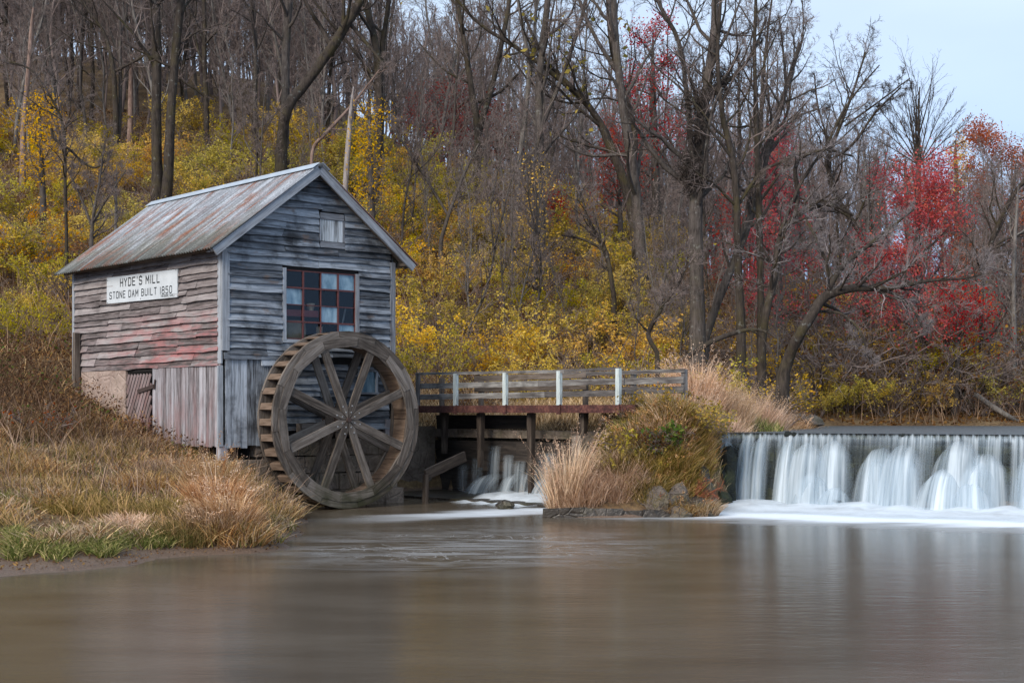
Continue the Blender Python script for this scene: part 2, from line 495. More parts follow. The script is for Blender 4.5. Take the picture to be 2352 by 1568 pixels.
# ------------------------------------------------------------------ materials of the land
def m_ground():
    n = NT("earth")
    c = n.coords('Object')
    z = n.sep(c)[2]
    n1 = n.noise(c, 0.9, 5, 0.6); n2 = n.noise(c, 9, 5, 0.65); n3 = n.noise(c, 42, 3, 0.6)
    litter = n.ramp(n2, [(0.3, (.05, .032, .02)), (0.48, (.105, .066, .036)), (0.62, (.17, .10, .045)), (0.75, (.2, .14, .07))])
    grass = n.ramp(n2, [(0.3, (.13, .09, .045)), (0.5, (.24, .17, .09)), (0.7, (.33, .25, .14))])
    col = n.mix(n.ramp(n1, [(0.42, 0.0), (0.6, 0.55)]), litter, grass)
    mud = n.ramp(n3, [(0.3, (.10, .068, .05)), (0.7, (.21, .145, .105))])
    zz = n.math('ADD', z, n.math('MULTIPLY', n.math('SUBTRACT', n2, 0.5), 0.22))
    col = n.mix(n.ramp(zz, [(0.10, 1.0), (0.22, 0.0)]), col, mud)
    h = n.math('ADD', n2, n.math('MULTIPLY', n3, 0.6))
    ro = n.ramp(zz, [(0.02, 0.35), (0.2, 0.95)])
    return n.done(n.principled(col, ro, n.bump(h, 0.8, 0.06)))

def axis_fade(n, p, origin, direction):
    """signed distance along 'direction' from 'origin', as a node socket"""
    v = n.n('VectorMath', {0: p, 1: tuple(float(c) for c in origin)}, operation='SUBTRACT').outputs[0]
    return n.n('VectorMath', {0: v, 1: tuple(float(c) for c in direction)}, operation='DOT_PRODUCT').outputs['Value']

def m_river():
    n = NT("river water")
    c = n.coords('Object')
    soft = n.noise(n.coords('Object', (.35, .9, 1)), 1.0, 3, 0.5)
    streak = n.noise(n.coords('Object', (.40, 1.5, 1), (0, 0, .22)), 1.4, 5, 0.58, 1.3)
    # foam drifting away from the foot of the falls
    d = axis_fade(n, c, DA, DN); s = axis_fade(n, c, DA, DT)
    dd = n.math('ADD', d, n.math('MULTIPLY', n.math('SUBTRACT', soft, .5), 2.6))
    dd = n.math('ADD', dd, n.math('MULTIPLY', n.math('SUBTRACT', streak, .5), 2.2))
    f1 = n.math('MULTIPLY', n.ramp(n.math('DIVIDE', dd, 10.0), [(.33, 1.0), (.50, 0.28), (.62, 0.0)], 'EASE'), n.ramp(n.math('DIVIDE', n.math('ADD', s, 3.0), 10.0), [(.06, 0.0), (.26, 1.0)], 'EASE'))
    # the tail water of the gates
    o = np.array([1.3, 35.0, 0]); e = np.array([-3.6, 31.3, 0]); L = np.linalg.norm(e - o); t = (e - o) / L; q = np.array([-t[1], t[0], 0])
    a = axis_fade(n, c, o, t); b = axis_fade(n, c, o, q)
    b = n.math('MULTIPLY', n.math('ADD', b, n.math('MULTIPLY', n.math('SUBTRACT', soft, .5), 1.5)), .72)
    core = n.ramp(n.math('ABSOLUTE', b), [(.3, 1.0), (1.0, 0.0)], 'EASE')
    run = n.ramp(n.math('DIVIDE', n.math('ADD', a, 2.0), 10.0), [(0.0, 0.0), (.10, 1.0), (.35, .85), (.95, 0.0)], 'EASE')
    f2 = n.math('MULTIPLY', n.math('MULTIPLY', core, run), n.ramp(streak, [(.3, .65), (.6, 1.0)]))
    # thin curling lines of froth in the eddy
    ed = n.noise(n.coords('Object', (.75, .42, 1), (0, 0, -.25)), 1.3, 8, 0.6, 2.2)
    lines = n.ramp(n.math('ABSOLUTE', n.math('SUBTRACT', ed, .5)), [(0.0, 1.0), (.022, .25), (.06, 0.0)])
    cen = n.n('VectorMath', {0: c, 1: (-.8, 25.5, 0)}, operation='SUBTRACT').outputs[0]
    cen = n.n('VectorMath', {0: cen, 1: (.2, .17, 0)}, operation='MULTIPLY').outputs[0]
    near = n.ramp(n.n('VectorMath', {0: cen}, operation='LENGTH').outputs['Value'], [(.25, 1.0), (1.0, 0.0)], 'EASE')
    f3 = n.math('MULTIPLY', n.math('MULTIPLY', lines, near), n.ramp(soft, [(.40, 0.0), (.64, .32)]))
    haze = n.math('MULTIPLY', n.math('MULTIPLY', near, n.ramp(streak, [(.42, 0.0), (.75, .5)])), .6)
    foam = n.math('MAXIMUM', n.math('MAXIMUM', f1, f2), n.math('MAXIMUM', f3, haze), True)
    silt = n.mix(n.ramp(soft, [(.3, 0.0), (.7, 1.0)]), (.074, .056, .037), (.112, .090, .066))
    col = n.mix(foam, silt, (.80, .86, .92))
    ro = n.ramp(foam, [(0, .19), (1, .7)])
    w = n.noise(n.coords('Object', (.9, 2.6, 1)), 2.2, 4, 0.55, 0.4)
    w2 = n.noise(n.coords('Object', (3, 9, 1)), 2.0, 2, 0.5)
    hgt = n.math('ADD', w, n.math('MULTIPLY', w2, .10))
    return n.done(n.principled(col, ro, n.bump(hgt, 0.13, 0.05), 0.5, IOR=1.33))

def m_pond():
    n = NT("pond water")
    w = n.noise(n.coords('Object', (1.0, 3.0, 1)), 2.0, 3, 0.5)
    return n.done(n.principled((.10, .11, .115), .5, n.bump(w, 1.0, .12), 0.5, IOR=1.33))

def m_falling():
    """silky falling water: white, broken into strands along its run (uv: u across in metres, v down in metres)"""
    n = NT("falling water")
    uv = n.coords('UV', (1, 1, 1))
    s1 = n.noise(n.coords('UV', (4.5, .25, 1)), 1.0, 4, 0.55, .1)
    s2 = n.noise(n.coords('UV', (17, .3, 1)), 1.0, 3, 0.55)
    st = n.math('ADD', n.math('MULTIPLY', s1, .72), n.math('MULTIPLY', s2, .28))
    edge = n.rnd()
    al = n.math('MULTIPLY', n.ramp(st, [(.30, .12), (.46, .62), (.62, 1.0)]), edge, True)
    col = n.mix(n.ramp(st, [(.32, 0.0), (.60, 1.0)]), (.32, .44, .54), (.74, .83, .90))
    d = n.n('BsdfDiffuse', {'Color': col}); t = n.n('BsdfTranslucent', {'Color': col})
    m = n.n('MixShader', {0: .25, 1: d.outputs[0], 2: t.outputs[0]})
    tr = n.n('BsdfTransparent')
    return n.done(n.n('MixShader', {0: al, 1: tr.outputs[0], 2: m.outputs[0]}))

def m_froth():
    n = NT("froth")
    c = n.coords('Object', (1, 1, 2))
    s = n.noise(c, 2.2, 4, .55)
    al = n.math('MULTIPLY', n.rnd(), n.ramp(s, [(.3, .75), (.55, 1.0)]), True)
    d = n.n('BsdfDiffuse', {'Color': (.74, .81, .87)}); tr = n.n('BsdfTransparent')
    return n.done(n.n('MixShader', {0: al, 1: tr.outputs[0], 2: d.outputs[0]}))

def m_stone(name, dark, light, moss=0.0, scale=3.0, wet=False):
    n = NT(name)
    c = n.coords('Object')
    a = n.noise(c, scale, 6, .65); b = n.noise(c, scale * 7, 4, .6)
    v = n.n('TexVoronoi', {'Vector': c, 'Scale': scale * 1.6}, feature='DISTANCE_TO_EDGE').outputs['Distance']
    col = n.ramp(n.math('ADD', n.math('MULTIPLY', a, .7), n.math('MULTIPLY', b, .3)), [(.33, dark), (.66, light)])
    if moss:
        col = n.mix(n.math('MULTIPLY', n.ramp(n.noise(c, scale * .8, 5, .6), [(.48, 0), (.62, 1)]), moss), col, (.07, .075, .025))
    h = n.math('ADD', n.math('ADD', a, n.math('MULTIPLY', b, .5)), n.math('MULTIPLY', n.ramp(v, [(0, 0), (.08, 1)]), .3))
    return n.done(n.principled(col, .35 if wet else .92, n.bump(h, .9, .06), .4))

M_GROUND, M_RIVER, M_POND, M_FALL, M_FROTH = m_ground(), m_river(), m_pond(), m_falling(), m_froth()
M_DAMSTONE = m_stone("wet dark dam stone", (.004, .006, .006), (.020, .026, .023), .4, 2.5)
M_ROCK = m_stone("grey brown rock", (.05, .04, .035), (.22, .18, .15), .35, 3)
M_CONCRETE = m_stone("stained concrete", (.07, .052, .04), (.27, .22, .18), .25, 1.6)
M_DARKCONC = m_stone("dark wet concrete", (.015, .013, .012), (.075, .062, .05), .3, 1.8, True)
M_STUCCO = m_stone("pinkish stucco", (.24, .17, .14), (.46, .36, .31), .1, 1.5)

# ------------------------------------------------------------------ ground, river, pond
def axis_steps(lo, hi, fine0, fine1, fs, cs):
    a = list(np.arange(lo, fine0, cs)) + list(np.arange(fine0, fine1, fs)) + list(np.arange(fine1, hi + cs, cs))
    return np.array(a)
gx = axis_steps(-75, 80, -20, 20, .4, 1.6); gy = axis_steps(2, 175, 18, 60, .4, 1.6)
GX, GY = np.meshgrid(gx, gy)
GZ = ground_z(GX.ravel(), GY.ravel())
nx, ny = len(gx), len(gy)
ii = np.arange(nx * ny).reshape(ny, nx)
gq = np.stack([ii[:-1, :-1], ii[:-1, 1:], ii[1:, 1:], ii[1:, :-1]], axis=-1).reshape(-1, 4)
ground = mobj("ground", raw_mesh("ground", np.column_stack([GX.ravel(), GY.ravel(), GZ]), quads=gq, smooth=True), M_GROUND)
tag(ground, kind="structure")

wv = [(-70, -6, 0), (75, -6, 0), (75, 45, 0), (-70, 45, 0)]
river = mobj("river_water", raw_mesh("river_water", wv, quads=[(0, 1, 2, 3)]), M_RIVER)
tag(river, kind="structure")
a, b = dam(-.4, .02, 1.86), dam(40, .02, 1.86)
pond = mobj("pond_water", raw_mesh("pond_water", [a, b, (60, 60, 1.86), (5.8, 60, 1.86), (5.4, 40, 1.86)], tris=[(0, 1, 2), (0, 2, 3), (0, 3, 4)]), M_POND)
tag(pond, kind="structure")

# ------------------------------------------------------------------ dam and falls
dam_o = empty("stone_dam", dam(3.6, 0, 0))
tag(dam_o, "low dark stone dam that the wide waterfall pours over", "dam")
off = -np.array(dam_o.location)
g = random.Random(5)
b_ = MB(11)
for k in range(44):                                  # the coursed face
    for j in range(5):
        s0 = -.7 + k * .46 + (j % 2) * .22
        b_.box(dam(s0, -.25 - .02 * g.random(), -.35 + j * .43) + off, (.45, .5 + .12 * g.random(), .42), (DT, DN, (0, 0, 1)), .02)
b_.build("dam_wall", M_DAMSTONE, dam_o)
b_ = MB(12)
b_.box(dam(9, -.32, 1.77) + off, (20, .62, .10), (DT, DN, (0, 0, 1)))
b_.build("crest", M_DAMSTONE, dam_o)
CRESTS = ((1.74, .10), (1.9, .07), (4.6, .06), (9.1, .09))

def blob(g, c, r, squash=(1, 1, .7), n=10, rough=.25):
    """a rough stone"""
    vs, fs = [], []
    ph = [g.uniform(0, 6.28) for _ in range(6)]
    for i in range(n + 1):
        th = math.pi * i / n
        for k in range(2 * n):
            a = 2 * math.pi * k / (2 * n)
            d = np.array([math.sin(th) * math.cos(a), math.sin(th) * math.sin(a), math.cos(th)])
            q = 1 + rough * (math.sin(3 * d[0] + ph[0]) * math.sin(2.3 * d[1] + ph[1]) + .6 * math.sin(5 * d[2] + ph[2]) * math.sin(4 * d[0] + ph[3])) + rough * .25 * g.uniform(-1, 1)
            vs.append(np.array(c) + d * r * q * np.array(squash))
    for i in range(n):
        for k in range(2 * n):
            k2 = (k + 1) % (2 * n)
            fs.append((i * 2 * n + k, i * 2 * n + k2, (i + 1) * 2 * n + k2, (i + 1) * 2 * n + k))
    return vs, fs
lobes = []
GAPS = ((.27, .45), (1.3, 1.46), (3.42, 3.6), (5.36, 5.62), (6.93, 7.1), (9.25, 9.5), (12.0, 12.3))
gg = random.Random(3)
def lobe_row(s, smax, wr, zr, dr, rr, step, skip):
    while s < smax:
        w = gg.uniform(*wr); c = s + w / 2
        if not any(g0 < c < g1 for g0, g1 in GAPS) and gg.random() > skip:
            lobes.append((c, w, gg.uniform(*zr), gg.uniform(*dr), gg.uniform(*rr)))
        s += w * gg.uniform(*step)
lobe_row(-.05, 1.7, (.35, .6), (1.66, 1.78), (.02, .08), (.35, .5), (.6, .85), 0)
lobe_row(1.7, 15.5, (.7, 1.45), (1.3, 1.76), (.03, .24), (.42, .62), (.36, .62), .03)
lobe_row(1.9, 15.5, (.55, 1.2), (.8, 1.4), (.26, .5), (.36, .55), (.6, 1.1), .08)
lobe_row(2.6, 15.5, (.6, 1.1), (.55, .85), (.5, .65), (.32, .45), (2.2, 4.0), 0)
# stones the water breaks on
for (sc, w, z0, d0, reach) in lobes:
    if z0 > 1.3 or sc > 12: continue
    b_ = MB(0); vs, fs = blob(gg, dam(sc, d0 * .35, z0 * .5 - .12) + off, 1.0, (w * .36, .18 + d0 * .55, z0 * .5), 7, .18)
    b_.face_set(vs, fs, [(0, 0)] * len(vs)); b_.build("ledge_stone", M_DAMSTONE, dam_o, False)

for (sc, rr) in CRESTS:
    b_ = MB(0); vs, fs = blob(gg, dam(sc, .02, 1.83) + off, rr, (1.3, .9, .75), 6, .25)
    b_.face_set(vs, fs, [(0, 0)] * len(vs)); b_.build("crest_stone", M_DAMSTONE, dam_o, False)
falls = empty("waterfall", dam(4, .4, 0))
tag(falls, "wide white silky waterfall pouring over the low stone dam", "waterfall")
foff = -np.array(falls.location)
def sheet(name, fn, na, nb, uvf, af, m, parent):
    vs, uv, al = [], [], []
    for j in range(nb):
        for i in range(na):
            a, b = i / (na - 1), j / (nb - 1)
            vs.append(fn(a, b)); uv.append(uvf(a, b)); al.append(af(a, b))
    ix = np.arange(na * nb).reshape(nb, na)
    q = np.stack([ix[:-1, :-1], ix[:-1, 1:], ix[1:, 1:], ix[1:, :-1]], -1).reshape(-1, 4)
    return mobj(name, raw_mesh(name, vs, quads=q, rnd=np.array(al), uv=np.array(uv), smooth=True), m, parent)
cg = np.random.default_rng(4)
cut = cg.random(200)
def curt(a, b):
    s = -.15 + 16 * a
    wv = .04 * math.sin(7 * s) + .03 * math.sin(17.3 * s + 1)
    d = .03 + wv * b + .5 * b ** 1.5
    z = 1.865 - 1.7 * b ** 1.7 if b > 0 else 1.868
    return dam(s, d, z) + foff
def curt_al(a, b):
    s = -.15 + 16 * a
    e = float(np.interp(b - .035 * (math.sin(31 * s) + math.sin(53 * s + 1) + 1.4), [0, .04, .13, 1], [.02, .15, .95, 1]))
    gap = .55 + .45 * math.sin(1.9 * s + .8) * math.sin(.77 * s + 2.0)
    if s < 1.0: gap *= .75 if math.sin(11 * s) > -.2 else .1
    for g0, g1 in GAPS:
        q = abs(s - (g0 + g1) / 2) / (g1 - g0)
        if q < 1.0: gap *= min(1, .1 + max(0, q - .35) * 1.5) if b > .25 else min(1, .45 + q * .6)
    return e * float(np.interp(b, [.2, .45], [.8 * min(1, .35 + gap), max(.05, .52 * gap)]))
sheet("curtain", curt, 400, 22, lambda a, b: (34 * a, 1.8 * b), curt_al, M_FALL, falls)
for k, (sc, w, z0, d0, reach) in enumerate(lobes):
    ph = gg.uniform(0, 30); lean = gg.uniform(-.12, .12)
    def fn(a, b, sc=sc, w=w, z0=z0, d0=d0, reach=reach, lean=lean, ph=ph):
        x = 2 * a - 1
        zb = .12
        z = z0 - (z0 - zb) * b ** 1.9 - (.34 * w * x * x + .12 * x ** 4) * (1 - b * .8) + .015 * math.sin(9 * x + ph)
        d = d0 + reach * (b ** .8) + (.34 * w * (.35 + .65 * b ** .5)) * math.sqrt(max(0.0, 1 - x * x * .97)) - .17 * w + .018 * math.sin(11 * x + ph) + .012 * math.sin(23 * x + 2 * ph)
        return dam(sc + x * w * .5 * (.80 + .36 * b) + lean * b, d, max(z, .02)) + foff
    op = gg.uniform(.72, 1.0)
    al = lambda a, b, op=op: min(1.0, op * max(0.0, 1 - abs(2 * a - 1) ** 2.4) ** 1.1 * min(1, .04 + b * 2.3))
    sheet("cascade", fn, 15, 18, lambda a, b, ph=ph, w=w, z0=z0: (ph + a * w, b * z0 * 1.2), al, M_FALL, falls)
def mist(a, b):
    s = -1.9 + 18 * a
    m = min(1, max(0, (s + 1.9) / 1.8)) * (.85 + .15 * math.sin(2.1 * s) + .12 * math.sin(5.3 * s + 1))
    prof = np.interp(b, [0, .12, .3, .5, .7, .85, 1], [.05, .20, .22, .17, .12, .05, .005])
    d = -.05 + 2.9 * b + .18 * math.sin(1.7 * s) * b
    if s < .3: d = .3 + (d - .3) * 1.0
    return dam(s, d, prof * m + .004 + .02 * math.sin(8 * s + 5 * b) * m * (1 - b)) + foff
def mist_al(a, b):
    s = -1.9 + 18 * a
    return min(1, max(0, (s + 1.8) / 1.2)) * np.interp(b, [0, .2, .55, .8, 1], [0, .5, .85, .6, 0])
sheet("froth", mist, 220, 18, lambda a, b: (18 * a, 3 * b), mist_al, M_FROTH, falls)

# ------------------------------------------------------------------ building materials
def m_wood(name, dark, mid, light, stain=.5, paint=None, paint_fn=None, grain=22.0, warm=None, tint=.25):
    n = NT(name)
    uv = n.coords('UV', (1.1, grain, 1))
    o = n.coords('Object')
    r = n.rnd()
    a = n.noise(uv, 1.0, 6, .65, .3); b = n.noise(n.coords('UV', (3, grain * 3.2, 1)), 1.0, 3, .6)
    f = n.math('ADD', n.math('MULTIPLY', a, .7), n.math('MULTIPLY', b, .3))
    f = n.math('ADD', f, n.math('MULTIPLY', n.math('SUBTRACT', r, .5), tint))
    col = n.ramp(f, [(.30, dark), (.48, mid), (.68, light)])
    blot = n.ramp(n.noise(o, 1.3, 5, .62), [(.50, 0.0), (.66, 1.0)])
    col = n.mix(n.math('MULTIPLY', blot, stain), col, n.mix(.35, dark, (.02, .017, .015)))
    if warm:
        wv = n.ramp(n.noise(n.coords('Object', (1, 1, 2)), 1.9, 4, .6), [(.60, 0.0), (.72, .75)])
        col = n.mix(wv, col, warm)
    if paint:
        col = n.mix(paint_fn(n, o, f, r), col, paint)
    crack = n.ramp(b, [(.25, 0.0), (.36, 1.0)])
    col = n.mix(crack, n.mix(.6, col, (.012, .011, .01)), col)
    h = n.math('ADD', f, n.math('MULTIPLY', crack, .3))
    return n.done(n.principled(col, .88, n.bump(h, .55, .012), .25))

def red_wall(n, o, f, r):
    z = n.sep(o)[2]; y = n.sep(o)[1]
    band = n.math('MULTIPLY', n.ramp(n.math('DIVIDE', z, 7.0), [(.50, .7), (.58, .9), (.66, .5), (.72, 0.0)]), n.ramp(n.math('DIVIDE', y, 8.2), [(0.0, 1.0), (.5, .8), (.75, .12)]))
    blot = n.ramp(n.noise(n.coords('Object', (1, .7, 3.2)), 1.25, 5, .65), [(.42, 0.0), (.57, .95)])
    return n.math('MULTIPLY', n.math('MULTIPLY', band, blot), n.ramp(f, [(.36, .05), (.54, .8)]))
def red_skirt(n, o, f, r):
    z = n.sep(o)[2]
    band = n.ramp(n.math('DIVIDE', z, 4.0), [(.38, .85), (.60, .5), (.8, .15)])
    blot = n.ramp(n.noise(n.coords('Object', (1, 2.2, .7)), 1.6, 5, .65), [(.42, 0.0), (.62, .8)])
    return n.math('MULTIPLY', band, blot)
def wet_low(n, o, f, r):
    z = n.sep(o)[2]
    return n.ramp(n.math('ADD', n.math('DIVIDE', z, -2.2), n.math('MULTIPLY', n.math('SUBTRACT', n.noise(o, 2.2, 4, .6), .5), .9)), [(.62, 0.0), (1.0, .8)])
M_SIDING_L = m_wood("weathered grey clapboard with red paint", (.06, .05, .048), (.20, .172, .17), (.35, .32, .315), .45, (.42, .095, .095), red_wall, 18)
M_SIDING_G = m_wood("weathered blue grey clapboard", (.020, .022, .026), (.115, .128, .148), (.31, .345, .39), .85, warm=(.15, .10, .075), grain=15)
M_SKIRT_L = m_wood("pale weathered upright boards", (.07, .06, .062), (.26, .245, .26), (.44, .44, .475), .3, (.30, .165, .16), red_skirt, 14)
M_SKIRT_G = m_wood("bleached upright boards", (.05, .05, .055), (.30, .33, .37), (.56, .61, .68), .8, grain=13)
M_TRIM = m_wood("grey trim boards", (.10, .10, .11), (.25, .265, .29), (.38, .41, .45), .25, grain=18)
M_WHEELWOOD = m_wood("dark brown grey wheel wood", (.026, .021, .017), (.105, .086, .072), (.235, .205, .18), .55, (.030, .032, .012), wet_low, grain=16)
M_BUCKET = m_wood("brown bucket boards", (.05, .032, .022), (.13, .088, .062), (.22, .16, .12), .35, grain=14)
M_OLDWOOD = m_wood("old dark timber", (.035, .027, .022), (.10, .08, .066), (.20, .165, .14), .4, grain=15)
M_RAIL = m_wood("grey lichened rail boards", (.035, .031, .03), (.125, .114, .11), (.30, .295, .285), .55, grain=16)
M_WETPLANK = m_wood("wet black planks", (.012, .011, .011), (.032, .027, .025), (.07, .058, .05), .3, grain=12)
M_DOORSLAT = m_wood("dark pinkish door slats", (.05, .035, .034), (.17, .13, .125), (.30, .25, .25), .3, (.30, .12, .11), red_skirt, 12)
M_DARKPOST = m_wood("dark damp post wood", (.018, .013, .011), (.055, .042, .034), (.15, .12, .095), .4, grain=12)
M_SHUTTER = m_wood("bleached shutter boards", (.12, .12, .12), (.42, .45, .47), (.62, .66, .70), .1, warm=(.33, .22, .13), grain=12)
M_WHITEPOST = m_wood("white painted post", (.16, .18, .18), (.50, .57, .57), (.70, .76, .76), .3, grain=10, tint=.15)

def m_roof():
    n = NT("rusty galvanised sheet")
    o = n.coords('Object')
    st = n.noise(n.coords('Object', (.35, 5.5, .35)), 1.0, 5, .62)
    bl = n.noise(n.coords('Object', (.8, 1, .8)), 1.1, 5, .62)
    fine = n.noise(o, 24, 3, .6)
    z = n.sep(o)[2]
    f = n.math('ADD', n.math('MULTIPLY', st, .65), n.math('MULTIPLY', fine, .35))
    zinc = n.ramp(f, [(.33, (.10, .10, .105)), (.5, (.27, .285, .31)), (.66, (.54, .58, .63))])
    mossy = n.ramp(f, [(.33, (.05, .046, .033)), (.52, (.135, .127, .095)), (.68, (.33, .325, .29))])
    low = n.math('ADD', n.math('MULTIPLY', n.math('SUBTRACT', 7.9, z), .55), n.math('MULTIPLY', n.math('SUBTRACT', bl, .5), 1.6))
    col = n.mix(n.ramp(low, [(.15, 0.0), (.75, .85)]), zinc, mossy)
    rust = n.math('MULTIPLY', n.ramp(n.noise(n.coords('Object', (.5, 2.4, .5)), 1.15, 5, .62, .4), [(.49, 0.0), (.60, .95)]), n.ramp(st, [(.40, .1), (.55, 1.0)]))
    col = n.mix(rust, col, n.ramp(fine, [(.3, (.11, .04, .022)), (.7, (.30, .12, .06))]))
    return n.done(n.principled(col, .62, n.bump(fine, .15, .01), .4, Metallic=.15))
M_ROOF = m_roof()
def m_plain(name, col, rough=.6, metal=0.0, var=.3, sc=8):
    n = NT(name)
    v = n.noise(n.coords('Object'), sc, 4, .6)
    c = n.mix(n.ramp(v, [(.35, var), (.65, 0.0)]), col, tuple(c * .35 for c in col))
    return n.done(n.principled(c, rough, None, .4, Metallic=metal))
def m_signboard():
    n = NT("weathered white sign board")
    st = n.noise(n.coords('Object', (1, 5, .7)), 1.6, 5, .65); sp = n.noise(n.coords('Object'), 26, 3, .6)
    c = n.mix(n.ramp(st, [(.48, 0.0), (.72, .5)]), (.60, .645, .68), (.33, .30, .27))
    c = n.mix(n.ramp(sp, [(.66, 0.0), (.72, .6)]), c, (.25, .20, .16))
    return n.done(n.principled(c, .6, None, .35))
M_SIGN = m_signboard()
def m_rustbeam():
    n = NT("dark red rusty steel")
    o = n.coords('Object'); v = n.noise(o, 3, 5, .65); w = n.noise(o, 16, 4, .6)
    c = n.ramp(n.math('ADD', n.math('MULTIPLY', v, .5), n.math('MULTIPLY', w, .5)), [(.33, (.022, .013, .012)), (.5, (.075, .028, .026)), (.64, (.17, .075, .055))])
    return n.done(n.principled(c, .8, n.bump(w, .3, .01), .3))
M_RUSTBEAM = m_rustbeam()
M_REDROOFEDGE = m_plain("rust red roof edge", (.16, .05, .04), .7)
M_RIDGE = m_plain("bright ridge flashing", (.50, .56, .62), .42, .35, .25, 3)
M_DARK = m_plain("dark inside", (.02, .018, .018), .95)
M_SASH = m_plain("faded red sash", (.125, .042, .042), .7, 0, .4, 12)
M_SIGN = m_plain("white sign board", (.60, .645, .68), .6, 0, .22, 2.2)
M_LETTER = m_plain("black sign paint", (.035, .04, .045), .6)
M_IRON = m_plain("rusted iron", (.055, .035, .03), .75)
M_BARREL = m_plain("pale tan barrel", (.62, .42, .29), .7)
M_INRED = m_plain("red painted beam", (.42, .075, .07), .7)
M_BOLT = m_plain("pale bolt heads", (.42, .42, .42), .5, .4)
def m_glass(name, kind):
    n = NT(name)
    o = n.coords('Object')
    v = n.noise(n.coords('Object', (1, 1, .4)), 5, 4, .6)
    gl = n.n('BsdfGlossy', {'Color': (.75, .85, .95), 'Roughness': .12, 'Normal': n.bump(v, .12, .05)})
    fr = n.n('Fresnel', {'IOR': 1.5}).outputs[0]
    if kind == 'clear':
        body = n.n('BsdfTransparent', {'Color': (.62, .72, .74)})
        k = n.math('ADD', n.math('MULTIPLY', fr, .75), .01, True)
    else:
        d = n.n('BsdfDiffuse', {'Color': n.ramp(v, [(.35, (.12, .22, .29)), (.65, (.36, .50, .58))])})
        t = n.n('BsdfTransparent', {'Color': (.5, .62, .68)})
        body = n.n('MixShader', {0: .8, 1: t.outputs[0], 2: d.outputs[0]})
        k = n.math('ADD', n.math('MULTIPLY', fr, 1.2), .02, True)
    return n.done(n.n('MixShader', {0: k, 1: body.outputs[0], 2: gl.outputs[0]}))
M_CLEAR, M_FOGGED = m_glass("old clear glass", 'clear'), m_glass("fogged bluish glass", 'fogged')

# ------------------------------------------------------------------ the mill
MW, MLEN = 5.06, 8.15
mill = empty("mill_house", C0, ANG)
tag(mill, "weathered grey clapboard mill with rusty corrugated gable roof beside the river", "mill")
SL = (8.50 - 6.20) / (2.53 + .5)                     # roof slope
TH = math.atan(SL)
def roof_z(x): return 8.50 - abs(x - 2.53) * SL
Zs_L, Zs_G = 3.52, 3.78
rg = random.Random(21)

def clapboards(name, m, horiz, fix, out, ranges, z0, z1, step, seed):
    """lapped boards on one wall. horiz(t) -> (x, y) on the wall, out = outward normal, ranges(za, zb) -> list of (t0a, t1a, t0b, t1b)"""
    b = MB(seed); g = random.Random(seed)
    z = z0
    out = np.array(out, float)
    while z < z1 - .03:
        hgt = step * g.uniform(.86, 1.14)
        zt = min(z + hgt, z1)
        for (a0, a1, c0, c1) in ranges(z, zt):
            if min(a1 - a0, c1 - c0) < .04: continue
            cuts = [0.0]
            L = a1 - a0
            p = g.uniform(.9, 2.8)
            while p < L - .7:
                cuts.append(p / L); p += g.uniform(1.1, 3.2)
            cuts.append(1.0)
            for q in range(len(cuts) - 1):
                f0, f1 = cuts[q], cuts[q + 1]
                nseg = max(2, int((f1 - f0) * L / .22))
                ph, am = g.uniform(0, 6.28), g.uniform(.003, .017)
                tilt = g.uniform(-.014, .014)
                proud = g.uniform(.055, .10)
                r = g.random(); ou, ov = g.uniform(0, 30), g.uniform(0, 30)
                vs, uv, fs = [], [], []
                for i in range(nseg + 1):
                    f = f0 + (f1 - f0) * i / nseg
                    gap = .003 if i == 0 else (-.003 if i == nseg else 0)
                    tb, tt = a0 + (a1 - a0) * f + gap, c0 + (c1 - c0) * f + gap
                    w = am * math.sin(ph + (f - f0) * L * 3.1) + tilt * (i / nseg - .5) * 2 + .4 * am * math.sin(ph * 2 + (f - f0) * L * 8)
                    zb = z + w - .012
                    xb, yb = horiz(tb); xt, yt = horiz(tt)
                    pr = proud + .5 * am * math.sin(ph + 5 * f)
                    Bf = np.array([xb, yb, zb]) + out * pr
                    Tf = np.array([xt, yt, zt + .012]) + out * .008
                    Bb = np.array([xb, yb, zb]) + out * .004
                    vs += [Bb, Bf, Tf]
                    u = ou + (f - f0) * L
                    uv += [(u, ov - .03), (u, ov), (u, ov + zt - z)]
                    if i:
                        k = 3 * i
                        fs += [(k - 3, k, k + 1, k - 2), (k - 2, k + 1, k + 2, k - 1)]
                k = 3 * nseg
                fs += [(0, 1, 2), (k, k + 2, k + 1)]
                b.face_set(vs, fs, uv, r)
        z = zt
    return b.build(name, m, mill)

# openings on the gable
W0, W1, WZ0, WZ1 = sx(655), sx(815), sz(780, 2.8, 0), sz(626, 2.8, 0)
A0, A1, AZ0, AZ1 = sx(735), sx(786), sz(555, 3.1, 0), sz(506, 3.1, 0)
B0, B1, BZ0, BZ1 = sx(826), sx(868), sz(900, 4, 0), sz(853, 4, 0)
def holes(z, zt, x0a, x1a, x0b, x1b, hs):
    out = [(x0a, x1a, x0b, x1b)]
    for (h0, h1, hz0, hz1) in hs:
        if zt > hz0 + .02 and z < hz1 - .02:
            new = []
            for (a0, a1, c0, c1) in out:
                if h0 > a0 and h1 < a1: new += [(a0, h0, c0, h0), (h1, a1, h1, c1)]
                else: new.append((a0, a1, c0, c1))
            out = new
    return out
G_HOLES = [(W0 - .1, W1 + .1, WZ0 - .05, WZ1 + .02), (A0 - .05, A1 + .05, AZ0 - .17, AZ1 + .17), (B0 - .05, B1 + .05, BZ0, BZ1)]
